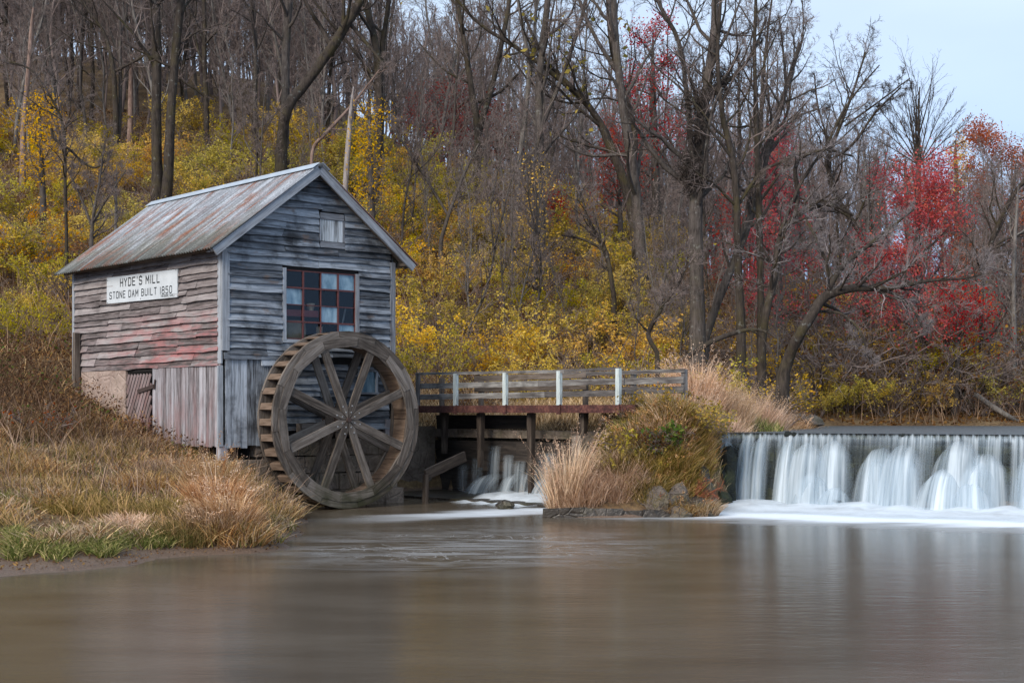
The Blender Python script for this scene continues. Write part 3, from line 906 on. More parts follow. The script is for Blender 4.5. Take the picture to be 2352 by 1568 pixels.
def gable_range(z, zt):
    def lim(zz):
        h = (8.46 - zz) / SL
        return max(.10, 2.53 - h), min(MW - .10, 2.53 + h)
    a0, a1 = lim(z); c0, c1 = lim(zt)
    if c1 - c0 < .05: c0 = c1 = 2.53
    return holes(z, zt, a0, a1, c0, c1, G_HOLES)
clapboards("clapboard_wall", M_SIDING_G, lambda t: (t, 0.0), 0, (0, -1, 0), gable_range, Zs_G, 8.36, .178, 31)
clapboards("clapboard_wall", M_SIDING_G, lambda t: (t, .09), 0, (0, -1, 0), lambda z, zt: holes(z, zt, 1.55, MW - .08, 1.55, MW - .08, G_HOLES), 1.95, Zs_G, .175, 33)
clapboards("clapboard_wall", M_SIDING_L, lambda t: (0.0, t), 0, (-1, 0, 0), lambda z, zt: [(.10, MLEN - .06, .10, MLEN - .06)], Zs_L, 6.5, .172, 32)
clapboards("clapboard_wall", M_SIDING_G, lambda t: (MW, t), 0, (1, 0, 0), lambda z, zt: [(.06, MLEN - .06, .06, MLEN - .06)], 2.2, 6.5, .2, 35)
clapboards("clapboard_wall", M_SIDING_G, lambda t: (t, MLEN), 0, (0, 1, 0), lambda z, zt: [(*gable_range(z, zt)[0][:1], *gable_range(z, zt)[-1][1:2], gable_range(z, zt)[0][2], gable_range(z, zt)[-1][3])], 3.0, 8.3, .2, 36)

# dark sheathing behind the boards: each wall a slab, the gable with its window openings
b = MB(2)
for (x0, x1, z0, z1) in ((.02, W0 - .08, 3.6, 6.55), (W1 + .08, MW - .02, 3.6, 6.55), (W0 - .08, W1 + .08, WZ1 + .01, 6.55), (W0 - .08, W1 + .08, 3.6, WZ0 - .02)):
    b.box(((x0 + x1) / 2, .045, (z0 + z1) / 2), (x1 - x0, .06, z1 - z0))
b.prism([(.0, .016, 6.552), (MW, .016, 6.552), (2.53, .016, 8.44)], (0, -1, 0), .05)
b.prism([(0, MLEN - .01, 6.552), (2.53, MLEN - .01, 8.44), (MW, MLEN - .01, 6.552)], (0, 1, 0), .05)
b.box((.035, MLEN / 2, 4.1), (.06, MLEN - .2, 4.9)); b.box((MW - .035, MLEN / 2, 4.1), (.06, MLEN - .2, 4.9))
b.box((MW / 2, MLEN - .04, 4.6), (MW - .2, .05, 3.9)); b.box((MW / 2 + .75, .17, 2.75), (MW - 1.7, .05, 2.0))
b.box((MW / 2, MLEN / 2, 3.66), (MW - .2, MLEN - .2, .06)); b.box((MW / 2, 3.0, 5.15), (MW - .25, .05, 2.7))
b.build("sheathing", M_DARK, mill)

# corner boards
b = MB(3)
b.bar((-.035, .06, 3.55), (-.035, .06, 6.2), .045, .17, (0, 1, 0), .003); b.build("corner_board", M_TRIM, mill)
b = MB(4)
b.bar((.055, -.045, 3.86), (.055, -.045, 6.3), .20, .05, (0, 1, 0), .003); b.build("corner_board", M_TRIM, mill)
b = MB(5)
b.bar((MW - .045, -.045, 3.3), (MW - .045, -.045, 6.3), .16, .05, (0, 1, 0), .003); b.build("corner_board", M_TRIM, mill)
b = MB(6)
b.bar((-.04, MLEN - .02, 3.3), (-.04, MLEN - .02, 6.3), .05, .12, (0, 1, 0), .003); b.build("corner_board", M_TRIM, mill)

# upright boards under the clapboards
Y_DOOR0, Y_DOOR1 = sy(352), sy(293)
b = MB(7); y = .02
while y < Y_DOOR0 - .05:
    w = rg.uniform(.12, .17)
    zb = 1.57 + rg.uniform(-.03, .03)
    b.bar((-.02, y + w / 2, zb), (-.02, y + w / 2, Zs_L + .03), w - .012, .03 + rg.uniform(0, .02), (1, 0, 0), .004); y += w
b.build("board_skirt", M_SKIRT_L, mill)
b = MB(8); x = .08
while x < 1.52:
    w = rg.uniform(.15, .26)
    b.bar((x + w / 2, .02, 1.57 + rg.uniform(-.06, .03)), (x + w / 2, .02, Zs_G + .02), w - .012, .03 + rg.uniform(0, .02), (0, -1, 0), .005); x += w
b.bar((1.05, -.035, 3.62), (2.3, -.035, 3.66), .03, .2, (0, 0, 1), .01)
b.build("board_skirt", M_SKIRT_G, mill)
b = MB(9)
b.bar((-.05, .03, 1.57), (-.05, .03, Zs_L - .02), .07, .13, (1, 0, 0), .004); b.build("corner_board", M_TRIM, mill)
b = MB(10)
b.bar((.0, -.06, 3.74), (1.9, -.06, 3.77), .03, .16, (0, 0, 1), .012); b.build("sill_board", M_SIDING_G, mill)
# cellar door of slanting slats
b = MB(14)
dw = Y_DOOR1 - Y_DOOR0
for k in range(-12, 16):
    y0 = Y_DOOR0 + k * .17
    pts = []
    za, zb = 1.75, 3.36
    # slat leaning back towards the top
    p0 = [y0, za]; p1 = [y0 - .95, zb]
    def at(t): return (p0[0] + (p1[0] - p0[0]) * t, p0[1] + (p1[1] - p0[1]) * t)
    ts = [t / 20 for t in range(21) if Y_DOOR0 + .03 < at(t / 20)[0] < Y_DOOR1 - .03]
    if len(ts) < 2: continue
    q0, q1 = at(ts[0]), at(ts[-1])
    b.bar((-.03, q0[0], q0[1]), (-.03, q1[0], q1[1]), .11, .03, (1, 0, 0), .003)
door = b.build("cellar_door", M_DOORSLAT, mill)
b = MB(15)
b.box((.02, (Y_DOOR0 + Y_DOOR1) / 2, 2.5), (.03, dw, 1.9)); b.build("door_backing", M_DARK, door)
b = MB(16)
b.bar((-.075, Y_DOOR0 - .22, 3.06), (-.075, Y_DOOR0 + .72, 2.92), .10, .02, (1, 0, 0)); b.bar((-.075, Y_DOOR0 - .18, 2.98), (-.075, Y_DOOR0 - .24, 3.22), .05, .02, (1, 0, 0)); b.build("hinge", M_IRON, door)
# stucco foundation, piers, footing, stone foundation behind the wheel
b = MB(17); b.box((.03, (Y_DOOR1 + MLEN) / 2, 2.4), (.16, MLEN - Y_DOOR1 - .02, 2.2)); b.build("foundation", M_STUCCO, mill)
b = MB(18)
for k in range(7):
    for j in range(5):
        b.box((1.25 + k * .62 + (j % 2) * .2, .32 + rg.uniform(-.02, .02), -.25 + j * .44), (.6, .5, .42), None, .012)
b.build("stone_foundation", M_CONCRETE, mill)
b = MB(19); b.bar((.06, .12, 1.2), (.06, .12, 1.6), .2, .2, (0, 1, 0), .006); b.build("pier", M_SKIRT_L, mill)
b = MB(24); b.bar((MW - .12, .12, 1.2), (MW - .12, .12, 2.2), .2, .2, (0, 1, 0), .006); b.build("pier", M_SKIRT_L, mill)
b = MB(20); b.box((.68, .16, .55), (1.55, .62, 1.36), None, .01); b.box((.13, 2.1, .62), (.45, 3.2, 1.2), None, .01); b.build("footing", M_CONCRETE, mill)
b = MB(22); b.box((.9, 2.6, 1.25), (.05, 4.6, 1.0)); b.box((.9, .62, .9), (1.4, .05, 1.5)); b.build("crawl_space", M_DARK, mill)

# roof: two sheets of real corrugations, ridge cap, barge boards, rafters' ends
def corrugated(sign, name):
    y0, y1, pitch, amp = -.42, MLEN + .22, .128, .021
    n = int((y1 - y0) / pitch * 6)
    rows = [0, .25, .5, .75, 1.0]
    vs = []
    for layer in (0, -.012):
        for t in rows:
            x = 2.53 + sign * (.02 + t * (2.53 + .5 - .02))
            for i in range(n + 1):
                y = y0 + (y1 - y0) * i / n
                h = amp * math.sin(2 * math.pi * (y - y0) / pitch) + .05 + layer + .006 * math.sin(1.9 * y + 3 * t)
                vs.append((x + sign * math.sin(TH) * h, y, roof_z(x) + math.cos(TH) * h))
    m = len(rows); w = n + 1; q = []
    for L in (0, 1):
        for r in range(m - 1):
            for i in range(n):
                a = L * m * w + r * w + i
                q.append((a, a + 1, a + w + 1, a + w) if (L == 0) == (sign < 0) else (a, a + w, a + w + 1, a + 1))
    for i in range(n):
        a = (m - 1) * w + i; c = m * w + (m - 1) * w + i
        q.append((a, c, c + 1, a + 1))
    for r in range(m - 1):
        for e in (0, n):
            a = r * w + e; c = m * w + r * w + e
            q.append((a, a + w, c + w, c))
    return mobj(name, raw_mesh(name, vs, quads=q, smooth=True), M_ROOF, mill)
ra = corrugated(-1, "roof"); rb_ = corrugated(1, "roof")
b = MB(25)
for sg in (-1, 1):
    c = math.cos(TH); s_ = math.sin(TH)
    p = lambda d, h: (2.53 + sg * (d * c + h * s_), 8.50 - d * s_ + h * c + .02)
    a0, a1, a2, a3 = p(0, .085), p(.26, .085), p(.26, .079), p(0, .079)
    vs = [(q[0], yy, q[1]) for yy in (-.45, MLEN + .25) for q in (a0, a1, a2, a3)]
    b.face_set(vs, [(0, 1, 2, 3), (7, 6, 5, 4), (0, 4, 5, 1), (2, 6, 7, 3), (1, 5, 6, 2), (0, 3, 7, 4)], [(0, 0)] * 8, .5)
b.build("ridge_cap", M_RIDGE, mill)
for sg in (-1, 1):
    b = MB(26 + sg)
    c, s_ = math.cos(TH), math.sin(TH)
    top = np.array([2.53 + sg * .012, -.36, 8.50 - .10]); end = np.array([2.53 + sg * 2.95, -.36, roof_z(2.53 + 2.95) - .10])
    nrm = np.array([sg * s_, 0, c])
    b.bar(top, end, .045, .20, nrm, .004)
    b.bar(top + np.array([0, .05, 0]) + nrm * .06, end + np.array([0, .05, 0]) + nrm * .06, .14, .035, nrm, .003)
    b.build("bargeboard", M_TRIM, mill)
    b = MB(36 + sg)
    b.bar(top + np.array([sg * .05, .2, .02]), end + np.array([0, .2, .02]), .34, .025, nrm, .002)
    b.build("soffit", M_TRIM if sg < 0 else M_OLDWOOD, mill)
    b = MB(46 + sg)
    e0 = np.array([2.53 + sg * 3.02, -.41, roof_z(2.53 + 3.02) + .05])
    b.bar(top + nrm * .128, e0 + nrm * .01, .012, .03, nrm, 0); b.build("roof_edge", M_REDROOFEDGE if sg > 0 else M_TRIM, mill)
for sg in (-1, 1):
    b = MB(60 + sg)
    xx = 2.53 + sg * 2.80
    b.bar((xx, -.3, roof_z(xx) - .10), (xx, MLEN + .1, roof_z(xx) - .10), .05, .10, (0, 0, 1), .002); b.build("fascia", M_OLDWOOD, mill)

# big window
win = MB(70)
fw = .085
win.bar((W0 - .05, -.03, WZ0 - .05), (W0 - .05, -.03, WZ1 + .05), .10, .06, (0, 1, 0), .003)
win.bar((W1 + .05, -.03, WZ0 + .1), (W1 + .05, -.03, WZ1 + .03), .10, .06, (0, 1, 0), .003)
win.bar((W0 - .1, -.03, WZ0 - .06), (W1 + .1, -.03, WZ0 - .08), .05, .09, (0, 0, 1), .003)
wf = win.build("window", M_TRIM, mill)
cw, chh = (W1 - W0) / 4, (WZ1 - WZ0) / 4
b = MB(71)
for k in range(5):
    xx = W0 + k * cw
    b.bar((xx, .0, WZ0), (xx, .0, WZ1), .035 if k in (0, 4) else (.04 if k in (1, 3) else .022), .04, (0, 1, 0), .002)
for k in range(5):
    zz = WZ0 + k * chh
    b.bar((W0, -.004, zz), (W1, -.004, zz), .03, .042 if k in (1, 3) else .024, (0, 0, 1), .002)
b.build("sash_bars", M_SASH, wf)
fog = {(0, 2), (2, 3), (3, 3), (2, 1), (3, 0)}
for i in range(4):
    for j in range(4):
        b = MB(72 + i * 4 + j)
        tx, tz = rg.uniform(-.012, .012), rg.uniform(-.015, .015)
        cxx, czz = W0 + (i + .5) * cw, WZ0 + (j + .5) * chh
        b.face_set([(cxx - cw / 2 + .01, .02 - tx, czz - chh / 2 + .01), (cxx + cw / 2 - .01, .02 + tx, czz - chh / 2 + .01), (cxx + cw / 2 - .01, .02 + tx + tz, czz + chh / 2 - .01), (cxx - cw / 2 + .01, .02 - tx + tz, czz + chh / 2 - .01)], [(0, 1, 2, 3)], [(0, 0)] * 4)
        b.build("pane", M_FOGGED if (i, j) in fog else M_CLEAR, wf, False)
# things seen through the window
b = MB(90); b.cyl((W0 + .48, .56, 4.0), (W0 + .48, .56, 4.64), .44, .40, 20); barrel = b.build("barrel", M_BARREL); barrel.location = C0; barrel.rotation_euler = (0, 0, ANG)
tag(barrel, "pale tan barrel standing inside behind the bottom panes of the big window", "barrel")
b = MB(91); b.cyl((W0 + .48, .56, 4.641), (W0 + .48, .56, 4.68), .42, .42, 20)
b.build("lid", M_BARREL, barrel)
b = MB(92); b.bar((W0 - .1, .16, 4.86), (W0 + 1.05, .16, 4.86), .12, .16, (0, 0, 1)); b.build("inner_shelf", M_INRED, mill)
b = MB(93); b.cyl((W0 + .85, .16, 4.942), (W0 + .85, .16, 5.12), .07, .11, 12); pot = b.build("flower_pot", M_BARREL); pot.location = C0; pot.rotation_euler = (0, 0, ANG)
tag(pot, "small clay pot on the red shelf inside the mill window", "pot")
b = MB(94); b.cyl((W1 - .42, .3, 3.7), (W1 - .08, .3, 5.05), .022, .022, 8); br = b.build("broom_stick", M_SKIRT_L); br.location = C0; br.rotation_euler = (0, 0, ANG)
tag(br, "pale stick leaning inside the mill window's lower corner", "stick")
b = MB(95); b.bar((W0 + 1.14, .2, 3.7), (W0 + 1.14, .2, 4.55), .12, .1, (0, 1, 0)); b.build("inner_post", M_BARREL, mill)
# attic shutter
b = MB(96); x = A0
while x < A1 - .02:
    w = (A1 - A0) / 5; b.bar((x + w / 2, -.015, AZ0), (x + w / 2, -.015, AZ1), w - .008, .02, (0, 1, 0), .003); x += w
sh = b.build("attic_shutter", M_SHUTTER, mill)
b = MB(97)
b.bar((A0 - .02, -.035, AZ1 + .085), (A1 + .02, -.035, AZ1 + .085), .035, .16, (0, 0, 1), .004)
b.bar((A0 - .02, -.035, AZ0 - .09), (A1 + .05, -.035, AZ0 - .09), .035, .15, (0, 0, 1), .004)
b.bar((A1 + .025, -.03, AZ0), (A1 + .025, -.03, AZ1), .05, .03, (0, 1, 0)); b.bar((A0 - .015, -.03, AZ0), (A0 - .015, -.03, AZ1), .03, .03, (0, 1, 0))
b.build("shutter_frame", M_TRIM, sh)
# small window low on the gable
b = MB(98)
for q in (((B0, .055, BZ0), (B0, .055, BZ1)), ((B1, .055, BZ0), (B1, .055, BZ1))): b.bar(*q, .06, .05, (0, 1, 0))
b.bar((B0 - .03, .05, BZ0 - .03), (B1 + .06, .05, BZ0 - .03), .06, .06, (0, 0, 1)); b.bar((B0 - .03, .05, BZ1 + .03), (B1 + .03, .05, BZ1 + .03), .05, .05, (0, 0, 1))
lw = b.build("window", M_TRIM, mill)
b = MB(99); b.face_set([(B0, .09, BZ0), (B1, .09, BZ0), (B1, .09, BZ1), (B0, .09, BZ1)], [(0, 1, 2, 3)], [(0, 0)] * 4); b.build("pane", M_FOGGED, lw, False)

# ------------------------------------------------------------------ sign with stroked lettering
def glyph(ch):
    """strokes on a 1 x 1.5 grid"""
    def arc(cx, cy, rx, ry, a0, a1, n=7): return [(cx + rx * math.cos(math.radians(a0 + (a1 - a0) * i / n)), cy + ry * math.sin(math.radians(a0 + (a1 - a0) * i / n))) for i in range(n + 1)]
    r = .28
    rr = lambda x0, y0, x1, y1: arc(x1 - r, y1 - r, r, r, 0, 90) + arc(x0 + r, y1 - r, r, r, 90, 180) + arc(x0 + r, y0 + r, r, r, 180, 270) + arc(x1 - r, y0 + r, r, r, 270, 360) + [(x1, y1 - r)]
    S = arc(1 - r, 1.5 - r, r, r, 10, 90) + arc(r, 1.5 - r, r, r, 90, 180) + arc(r, .76 + r, r, r, 180, 270)[:-1] + [(r, .76)] + arc(1 - r, .76 - r, r, r, 90, 0) + arc(1 - r, r, r, r, 0, -90) + arc(r, r, r, r, 270, 190)
    D = {'H': [[(0, 0), (0, 1.5)], [(1, 0), (1, 1.5)], [(0, .76), (1, .76)]],
         'Y': [[(0, 1.5), (.5, .72), (.5, 0)], [(1, 1.5), (.5, .72)]],
         'D': [[(0, 0), (0, 1.5)] + arc(1 - .4, 1.1, .4, .4, 90, 0) + arc(1 - .4, .4, .4, .4, 0, -90) + [(0, 0)]],
         'E': [[(1, 1.5), (0, 1.5), (0, 0), (1, 0)], [(0, .76), (.85, .76)]],
         "'": [[(.2, 1.6), (.2, 1.25)]], 'S': [S],
         'M': [[(0, 0), (0, 1.5), (.55, .55), (1.1, 1.5), (1.1, 0)]],
         'I': [[(.1, 0), (.1, 1.5)]], '1': [[(.1, 0), (.1, 1.5)]], 'L': [[(0, 1.5), (0, 0), (.9, 0)]],
         'T': [[(0, 1.5), (1, 1.5)], [(.5, 1.5), (.5, 0)]], 'O': [rr(0, 0, 1, 1.5)], '0': [rr(0, 0, .95, 1.5)],
         'N': [[(0, 0), (0, 1.5), (1, 0), (1, 1.5)]], 'A': [[(0, 0), (.5, 1.5), (1, 0)], [(.2, .55), (.8, .55)]],
         'B': [[(0, 0), (0, 1.5)] + arc(1 - .36, 1.14, .34, .36, 90, -90) + [(0, .78)], [(.6, .78)] + arc(1 - .38, .39, .38, .39, 90, -90) + [(0, 0)]],
         'U': [[(0, 1.5), (0, r)] + arc(r, r, r, r, 180, 270) + arc(1 - r, r, r, r, 270, 360) + [(1, 1.5)]],
         '8': [rr(.06, .76, .94, 1.5), rr(0, 0, 1, .76)],
         '5': [[(.95, 1.5), (.08, 1.5), (.03, .86)] + arc(1 - .42, .45, .42, .45, 110, -90) + arc(r, r, r, r, 270, 190)],
         'R': [[(0, 0), (0, 1.5)] + arc(1 - .36, 1.12, .36, .38, 90, -90) + [(0, .74)], [(.5, .74), (1, 0)]],
         'W': [[(0, 1.5), (.3, 0), (.55, 1.1), (.8, 0), (1.1, 1.5)]]}
    wd = {"'": .4, 'I': .2, '1': .2, 'M': 1.1, 'W': 1.1}
    return D[ch], wd.get(ch, 1.0)
S_Y0, S_Y1 = sy(246, -.08), sy(408, -.08)             # far and near edge on the wall
S_ZB, S_ZT = 5.28, 5.98
sl = S_Y0 - S_Y1
sign = empty("mill_sign", ml(-.055, (S_Y0 + S_Y1) / 2, (S_ZB + S_ZT) / 2), ANG)
tag(sign, "white painted name sign with black lettering fixed to the mill's long side wall", "sign")
TILT = math.radians(.8)
b = MB(100); b.box((-.02, 0, 0), (.03, sl, S_ZT - S_ZB), ((1, 0, 0), (0, math.cos(TILT), math.sin(TILT)), (0, -math.sin(TILT), math.cos(TILT)))); b.build("sign_board", M_SIGN, sign)
def write(text, y_start, z_base, h, wscale, gap, th, name):
    b = MB(101); cur = 0.0
    k = h / 1.5
    for ch in text:
        if ch == ' ': cur += .95 * k * wscale; continue
        st, w = glyph(ch)
        for s_ in st:
            pts = [np.array([0, -(cur + p[0] * k * wscale), z_base + p[1] * k]) for p in s_]
            for i in range(len(pts) - 1):
                p, q = pts[i], pts[i + 1]
                d = q - p; L = np.linalg.norm(d)
                if L < 1e-5: continue
                d /= L; sd = np.array([0, -d[2], d[1]])
                e = th * .3
                a0, a1 = p - d * e, q + d * e
                xo = -.0375 - .0004 * (i % 2)
                vs = [a0 + sd * th / 2, a1 + sd * th / 2, a1 - sd * th / 2, a0 - sd * th / 2]
                vs = [v + np.array([xo, y_start, 0]) for v in vs]
                b.face_set(vs, [(0, 1, 2, 3), (3, 2, 1, 0)][:1], [(0, 0)] * 4)
        cur += (w * wscale + gap) * k
    return b, cur - gap * k
def line(text, y_from, y_to, z_base, h, th, gap=.55):
    lo, hi = .2, 3.0
    for _ in range(30):
        m_ = (lo + hi) / 2
        if write(text, 0, 0, h, m_, gap * m_ / .9, th, "")[1] > y_from - y_to: hi = m_
        else: lo = m_
    return write(text, y_from, z_base, h, lo, gap * lo / .9, th, "")[0]
half = sl / 2
l1 = line("HYDE'S MILL", half - sl * .205, half - sl * .765, .075, .20, .036)
l1.build("lettering", M_LETTER, sign, False).rotation_euler = (TILT, 0, 0)
l2 = line("STONE DAM BUILT 1850", half - sl * .045, half - sl * .93, -.225, .17, .028)
l2.build("lettering", M_LETTER, sign, False).rotation_euler = (TILT, 0, 0)
l3 = line("THEODORE SAWLE", half - sl * .78, half - sl * .965, -.315, .062, .011)
l3.build("lettering", M_LETTER, sign, False).rotation_euler = (TILT, 0, 0)
for yy in (half - .06, 0, -half + .06):
    for zz in (-.3, .3):
        b = MB(102); b.cyl((-.036, yy, zz), (-.044, yy, zz), .014, .012, 8); b.build("bolt", M_IRON, sign)

# a post against the far end of the side wall
b = MB(103); b.bar((0, 0, 0), (0, 0, 1.6), .16, .16, (0, 1, 0), .01)
po = b.build("old_post", M_OLDWOOD); w = ml(-.16, MLEN - .45, 3.0); po.location = w; po.rotation_euler = (0, 0, ANG)
tag(po, "short mossy post leaning on the far end of the mill's side wall", "post")

# ------------------------------------------------------------------ water wheel
WY = -1.05
WXC = 2.925; WZC = 2.20; WR = 2.19; WWID = .62
wheel = empty("water_wheel", ml(WXC, WY, WZC), ANG)
tag(wheel, "big wooden water wheel with eight spokes in front of the mill's gable", "water wheel")
wg = random.Random(8)
def ring(yf, thick, r_in_poly, r_out, nseg, phase, name, m, outer_flat=4):
    b = MB(110)
    for k in range(nseg):
        a0 = phase + 2 * math.pi * k / nseg + .0025; a1 = phase + 2 * math.pi * (k + 1) / nseg - .0025
        out = [(r_out * math.cos(a0 + (a1 - a0) * i / outer_flat), r_out * math.sin(a0 + (a1 - a0) * i / outer_flat)) for i in range(outer_flat + 1)]
        inn = [(r_in_poly * math.cos(a1), r_in_poly * math.sin(a1)), (r_in_poly * math.cos(a0), r_in_poly * math.sin(a0))]
        yo = yf + wg.uniform(-.006, .006)
        poly = [(p[0], yo, p[1]) for p in out + inn]
        mid = (a0 + a1) / 2
        b.prism(poly, (0, -1, 0), thick, None, (-math.sin(mid), 0, math.cos(mid)))
    return b.build(name, m, wheel)
ring(0, .075, WR - .335, WR, 12, .13, "rim", M_WHEELWOOD)
ring(-.018, .017, WR - .34, WR - .15, 12, .39, "rim_lining", M_WHEELWOOD, 2)
ring(WWID, .075, WR - .335, WR, 12, .2, "rim", M_WHEELWOOD)
# drum boarding and buckets
b = MB(111)
for k in range(44):
    a = 2 * math.pi * (k + .5) / 44
    rr = WR - .33
    t = np.array([-math.sin(a), 0, math.cos(a)]); o = np.array([math.cos(a), 0, math.sin(a)])
    b.box(o * rr + np.array([0, WWID / 2 + .04, 0]), (2 * math.pi * rr / 44 - .006, WWID - .078, .03), (t, (0, 1, 0), o), .002)
b.build("drum_boarding", M_BUCKET, wheel)
b = MB(112)
b.box((0, WWID / 2 + .04, 0), (.27, WWID - .08, .028), None, .003)
b.box((.125, WWID / 2 + .04, .075), (.025, WWID - .084, .15), None, .003)
proto = None
for k in range(36):
    a = 2 * math.pi * k / 36
    if proto is None: o = proto = b.build("bucket", M_BUCKET, wheel)
    else: o = proto.copy(); SC.collection.objects.link(o); o.parent = wheel
    rr = WR - .16
    o.location = (rr * math.cos(a), 0, rr * math.sin(a)); o.rotation_euler = (0, -a + .12, 0)
# spokes: two planes of eight, pointed at the hub
for yf in (.012, WWID - .02):
    for k in range(8):
        a = math.radians(22.5 + 45 * k - (1.5 if yf > .1 else 0))
        d = np.array([math.cos(a), 0, math.sin(a)]); n = np.array([-math.sin(a), 0, math.cos(a)])
        w = .105; tip = w / math.tan(math.radians(22.5)) + .01
        r1 = WR - .30
        poly = [d * .03, d * tip - n * (w - .003), d * r1 - n * w, d * r1 + n * w, d * tip + n * (w - .003)]
        poly = [p + np.array([0, yf, 0]) for p in poly]
        b = MB(120 + k + int(yf * 100)); b.prism(poly, (0, -1, 0), .062, None, d)
        sp = b.build("spoke", M_WHEELWOOD, wheel)
        if yf < .1:
            b = MB(130)
            for rr, off in ((.2, .0), (.36, .03)): b.cyl(d * rr + n * off + np.array([0, yf - .012, 0]), d * rr + n * off + np.array([0, yf + .004, 0]), .018, .018, 8)
            b.build("bolt", M_BOLT, sp)
b = MB(140); b.cyl((0, -.04, 0), (0, WWID + 1.0, 0), .065, .065, 14); axle = b.build("axle", M_IRON, wheel)
b = MB(141); b.cyl((0, WWID - .06, 0), (0, WWID - .025, 0), .30, .30, 22); b.build("hub", M_OLDWOOD, wheel)
b = MB(142)
for zz in (0,): b.bar((-.9, WWID + .22, -.2), (.9, WWID + .22, -.2), .25, .22, (0, 0, 1), .01)
# bearing block on the wall side
bb = b.build("bearing_beam", M_OLDWOOD, mill); bb.matrix_parent_inverse = Matrix.Identity(4); bb.location = (WXC, WY, WZC)

# ------------------------------------------------------------------ footbridge over the gates
XB, XF = 8.1, 9.4
bridge = empty("footbridge", ml(XB, -3, 2.3), ANG)
tag(bridge, "footbridge on a dark red beam with white posts and grey rails over the gates", "footbridge")
bo = np.array([XB, -3, 2.3])
def L(x, y, z): return np.array([x, y, z]) - bo
ye, y1 = sy(958, XB), sy(1462, XB)
beam_t, beam_b = sz(930, XB, -3), sz(947.5, XB, -3)
b = MB(150); b.bar(L(XB, ye + .5, (beam_t + beam_b) / 2), L(XB, y1, (beam_t + beam_b) / 2), .10, beam_t - beam_b, (0, 0, 1), .003); beam = b.build("beam", M_RUSTBEAM, bridge)
b = MB(151); b.bar(L(XF, ye + .5, (beam_t + beam_b) / 2), L(XF, y1 - .6, (beam_t + beam_b) / 2), .10, beam_t - beam_b, (0, 0, 1), .003); b.build("beam", M_RUSTBEAM, bridge)
b = MB(152); yy = y1 - .5
while yy < ye + .4:
    w = rg.uniform(.16, .22); b.box(L((XB + XF) / 2, yy + w / 2, beam_t - .03), (XF - XB - .12, w - .015, .045), None, .004); yy += w
b.build("deck", M_OLDWOOD, bridge)
for px, yt, wd, m in ((963, 858, .10, M_RAIL), (1050, 858, .12, M_WHITEPOST), (1164, 856, .125, M_WHITEPOST), (1288, 852, .125, M_WHITEPOST), (1424, 846, .125, M_WHITEPOST)):
    y = sy(px, XB)
    b = MB(153); b.bar(L(XB - .05, y, beam_t - (.0 if m is M_WHITEPOST else .1)), L(XB - .05, y, sz(yt, XB, y)), .10, wd, (0, 1, 0), .004); p_ = b.build("post", m, bridge)
    if m is M_WHITEPOST: p_["label"] = "white painted post"
    b = MB(154); b.bar(L(XB - .075, y, beam_b - .04), L(XB - .075, y, beam_t + .02), .04, .14, (0, 1, 0), .003); b.build("bracket", M_RUSTBEAM, p_)
def rail(xl, pxa, pxb, ya, yb, th, m, seed, dx=0.0):
    """board between two picture heights at its two ends, on the plane xl"""
    a, c = sy(pxa, xl), sy(pxb, xl)
    b = MB(seed)
    za, zb = sz(ya, xl, a), sz(yb, xl, c)
    b.bar(L(xl + dx, a, za), L(xl + dx, c, zb), .045, th, (0, 0, 1), .006)
    return b.build("rail", m, bridge)
rail(XB, 958, 1300, 858.5, 852.5, .07, M_RAIL, 160, -.05); rail(XB, 1290, 1428, 852, 846, .07, M_RAIL, 161, -.05)
rail(XB, 958, 1250, 887, 880, .15, M_RAIL, 162, .03); rail(XB, 1235, 1432, 880, 875, .15, M_RAIL, 163, .03)
rail(XB, 958, 1250, 912, 906, .15, M_RAIL, 164, .03); rail(XB, 1235, 1432, 906, 902, .15, M_RAIL, 165, .03)
# far side railing: runs on past the beam to the islet
for px in (1015, 1105, 1345, 1455, 1572):
    y = sy(px, XF); b = MB(170); b.bar(L(XF, y, beam_t - .5), L(XF, y, sz(868 if px < 1400 else 848, XF, y)), .11, .12, (0, 1, 0), .004); b.build("post", M_OLDWOOD if px < 1400 else M_RAIL, bridge)
rail(XF, 1095, 1352, 870, 861, .16, M_OLDWOOD, 171, -.08); rail(XF, 1300, 1578, 860, 850.5, .09, M_RAIL, 172, -.08)
rail(XF, 1095, 1352, 893, 888, .16, M_OLDWOOD, 173, -.08); rail(XF, 1425, 1576, 876, 872, .17, M_RAIL, 174, -.08); rail(XF, 1425, 1576, 897, 895, .17, M_RAIL, 175, -.08)
# timber supports from the beam down into the water
for px, yb in ((1021, 1040), (1104, 1072), (1220, 1134), (1340, 1060)):
    xl = XB + .3; y = sy(px, xl)
    b = MB(180); b.bar(L(xl, y, beam_b - .003), L(xl, y, sz(yb, xl, y)), .17, .17, (0, 1, 0), .012, None, .7); b.build("support_post", M_DARKPOST, bridge)

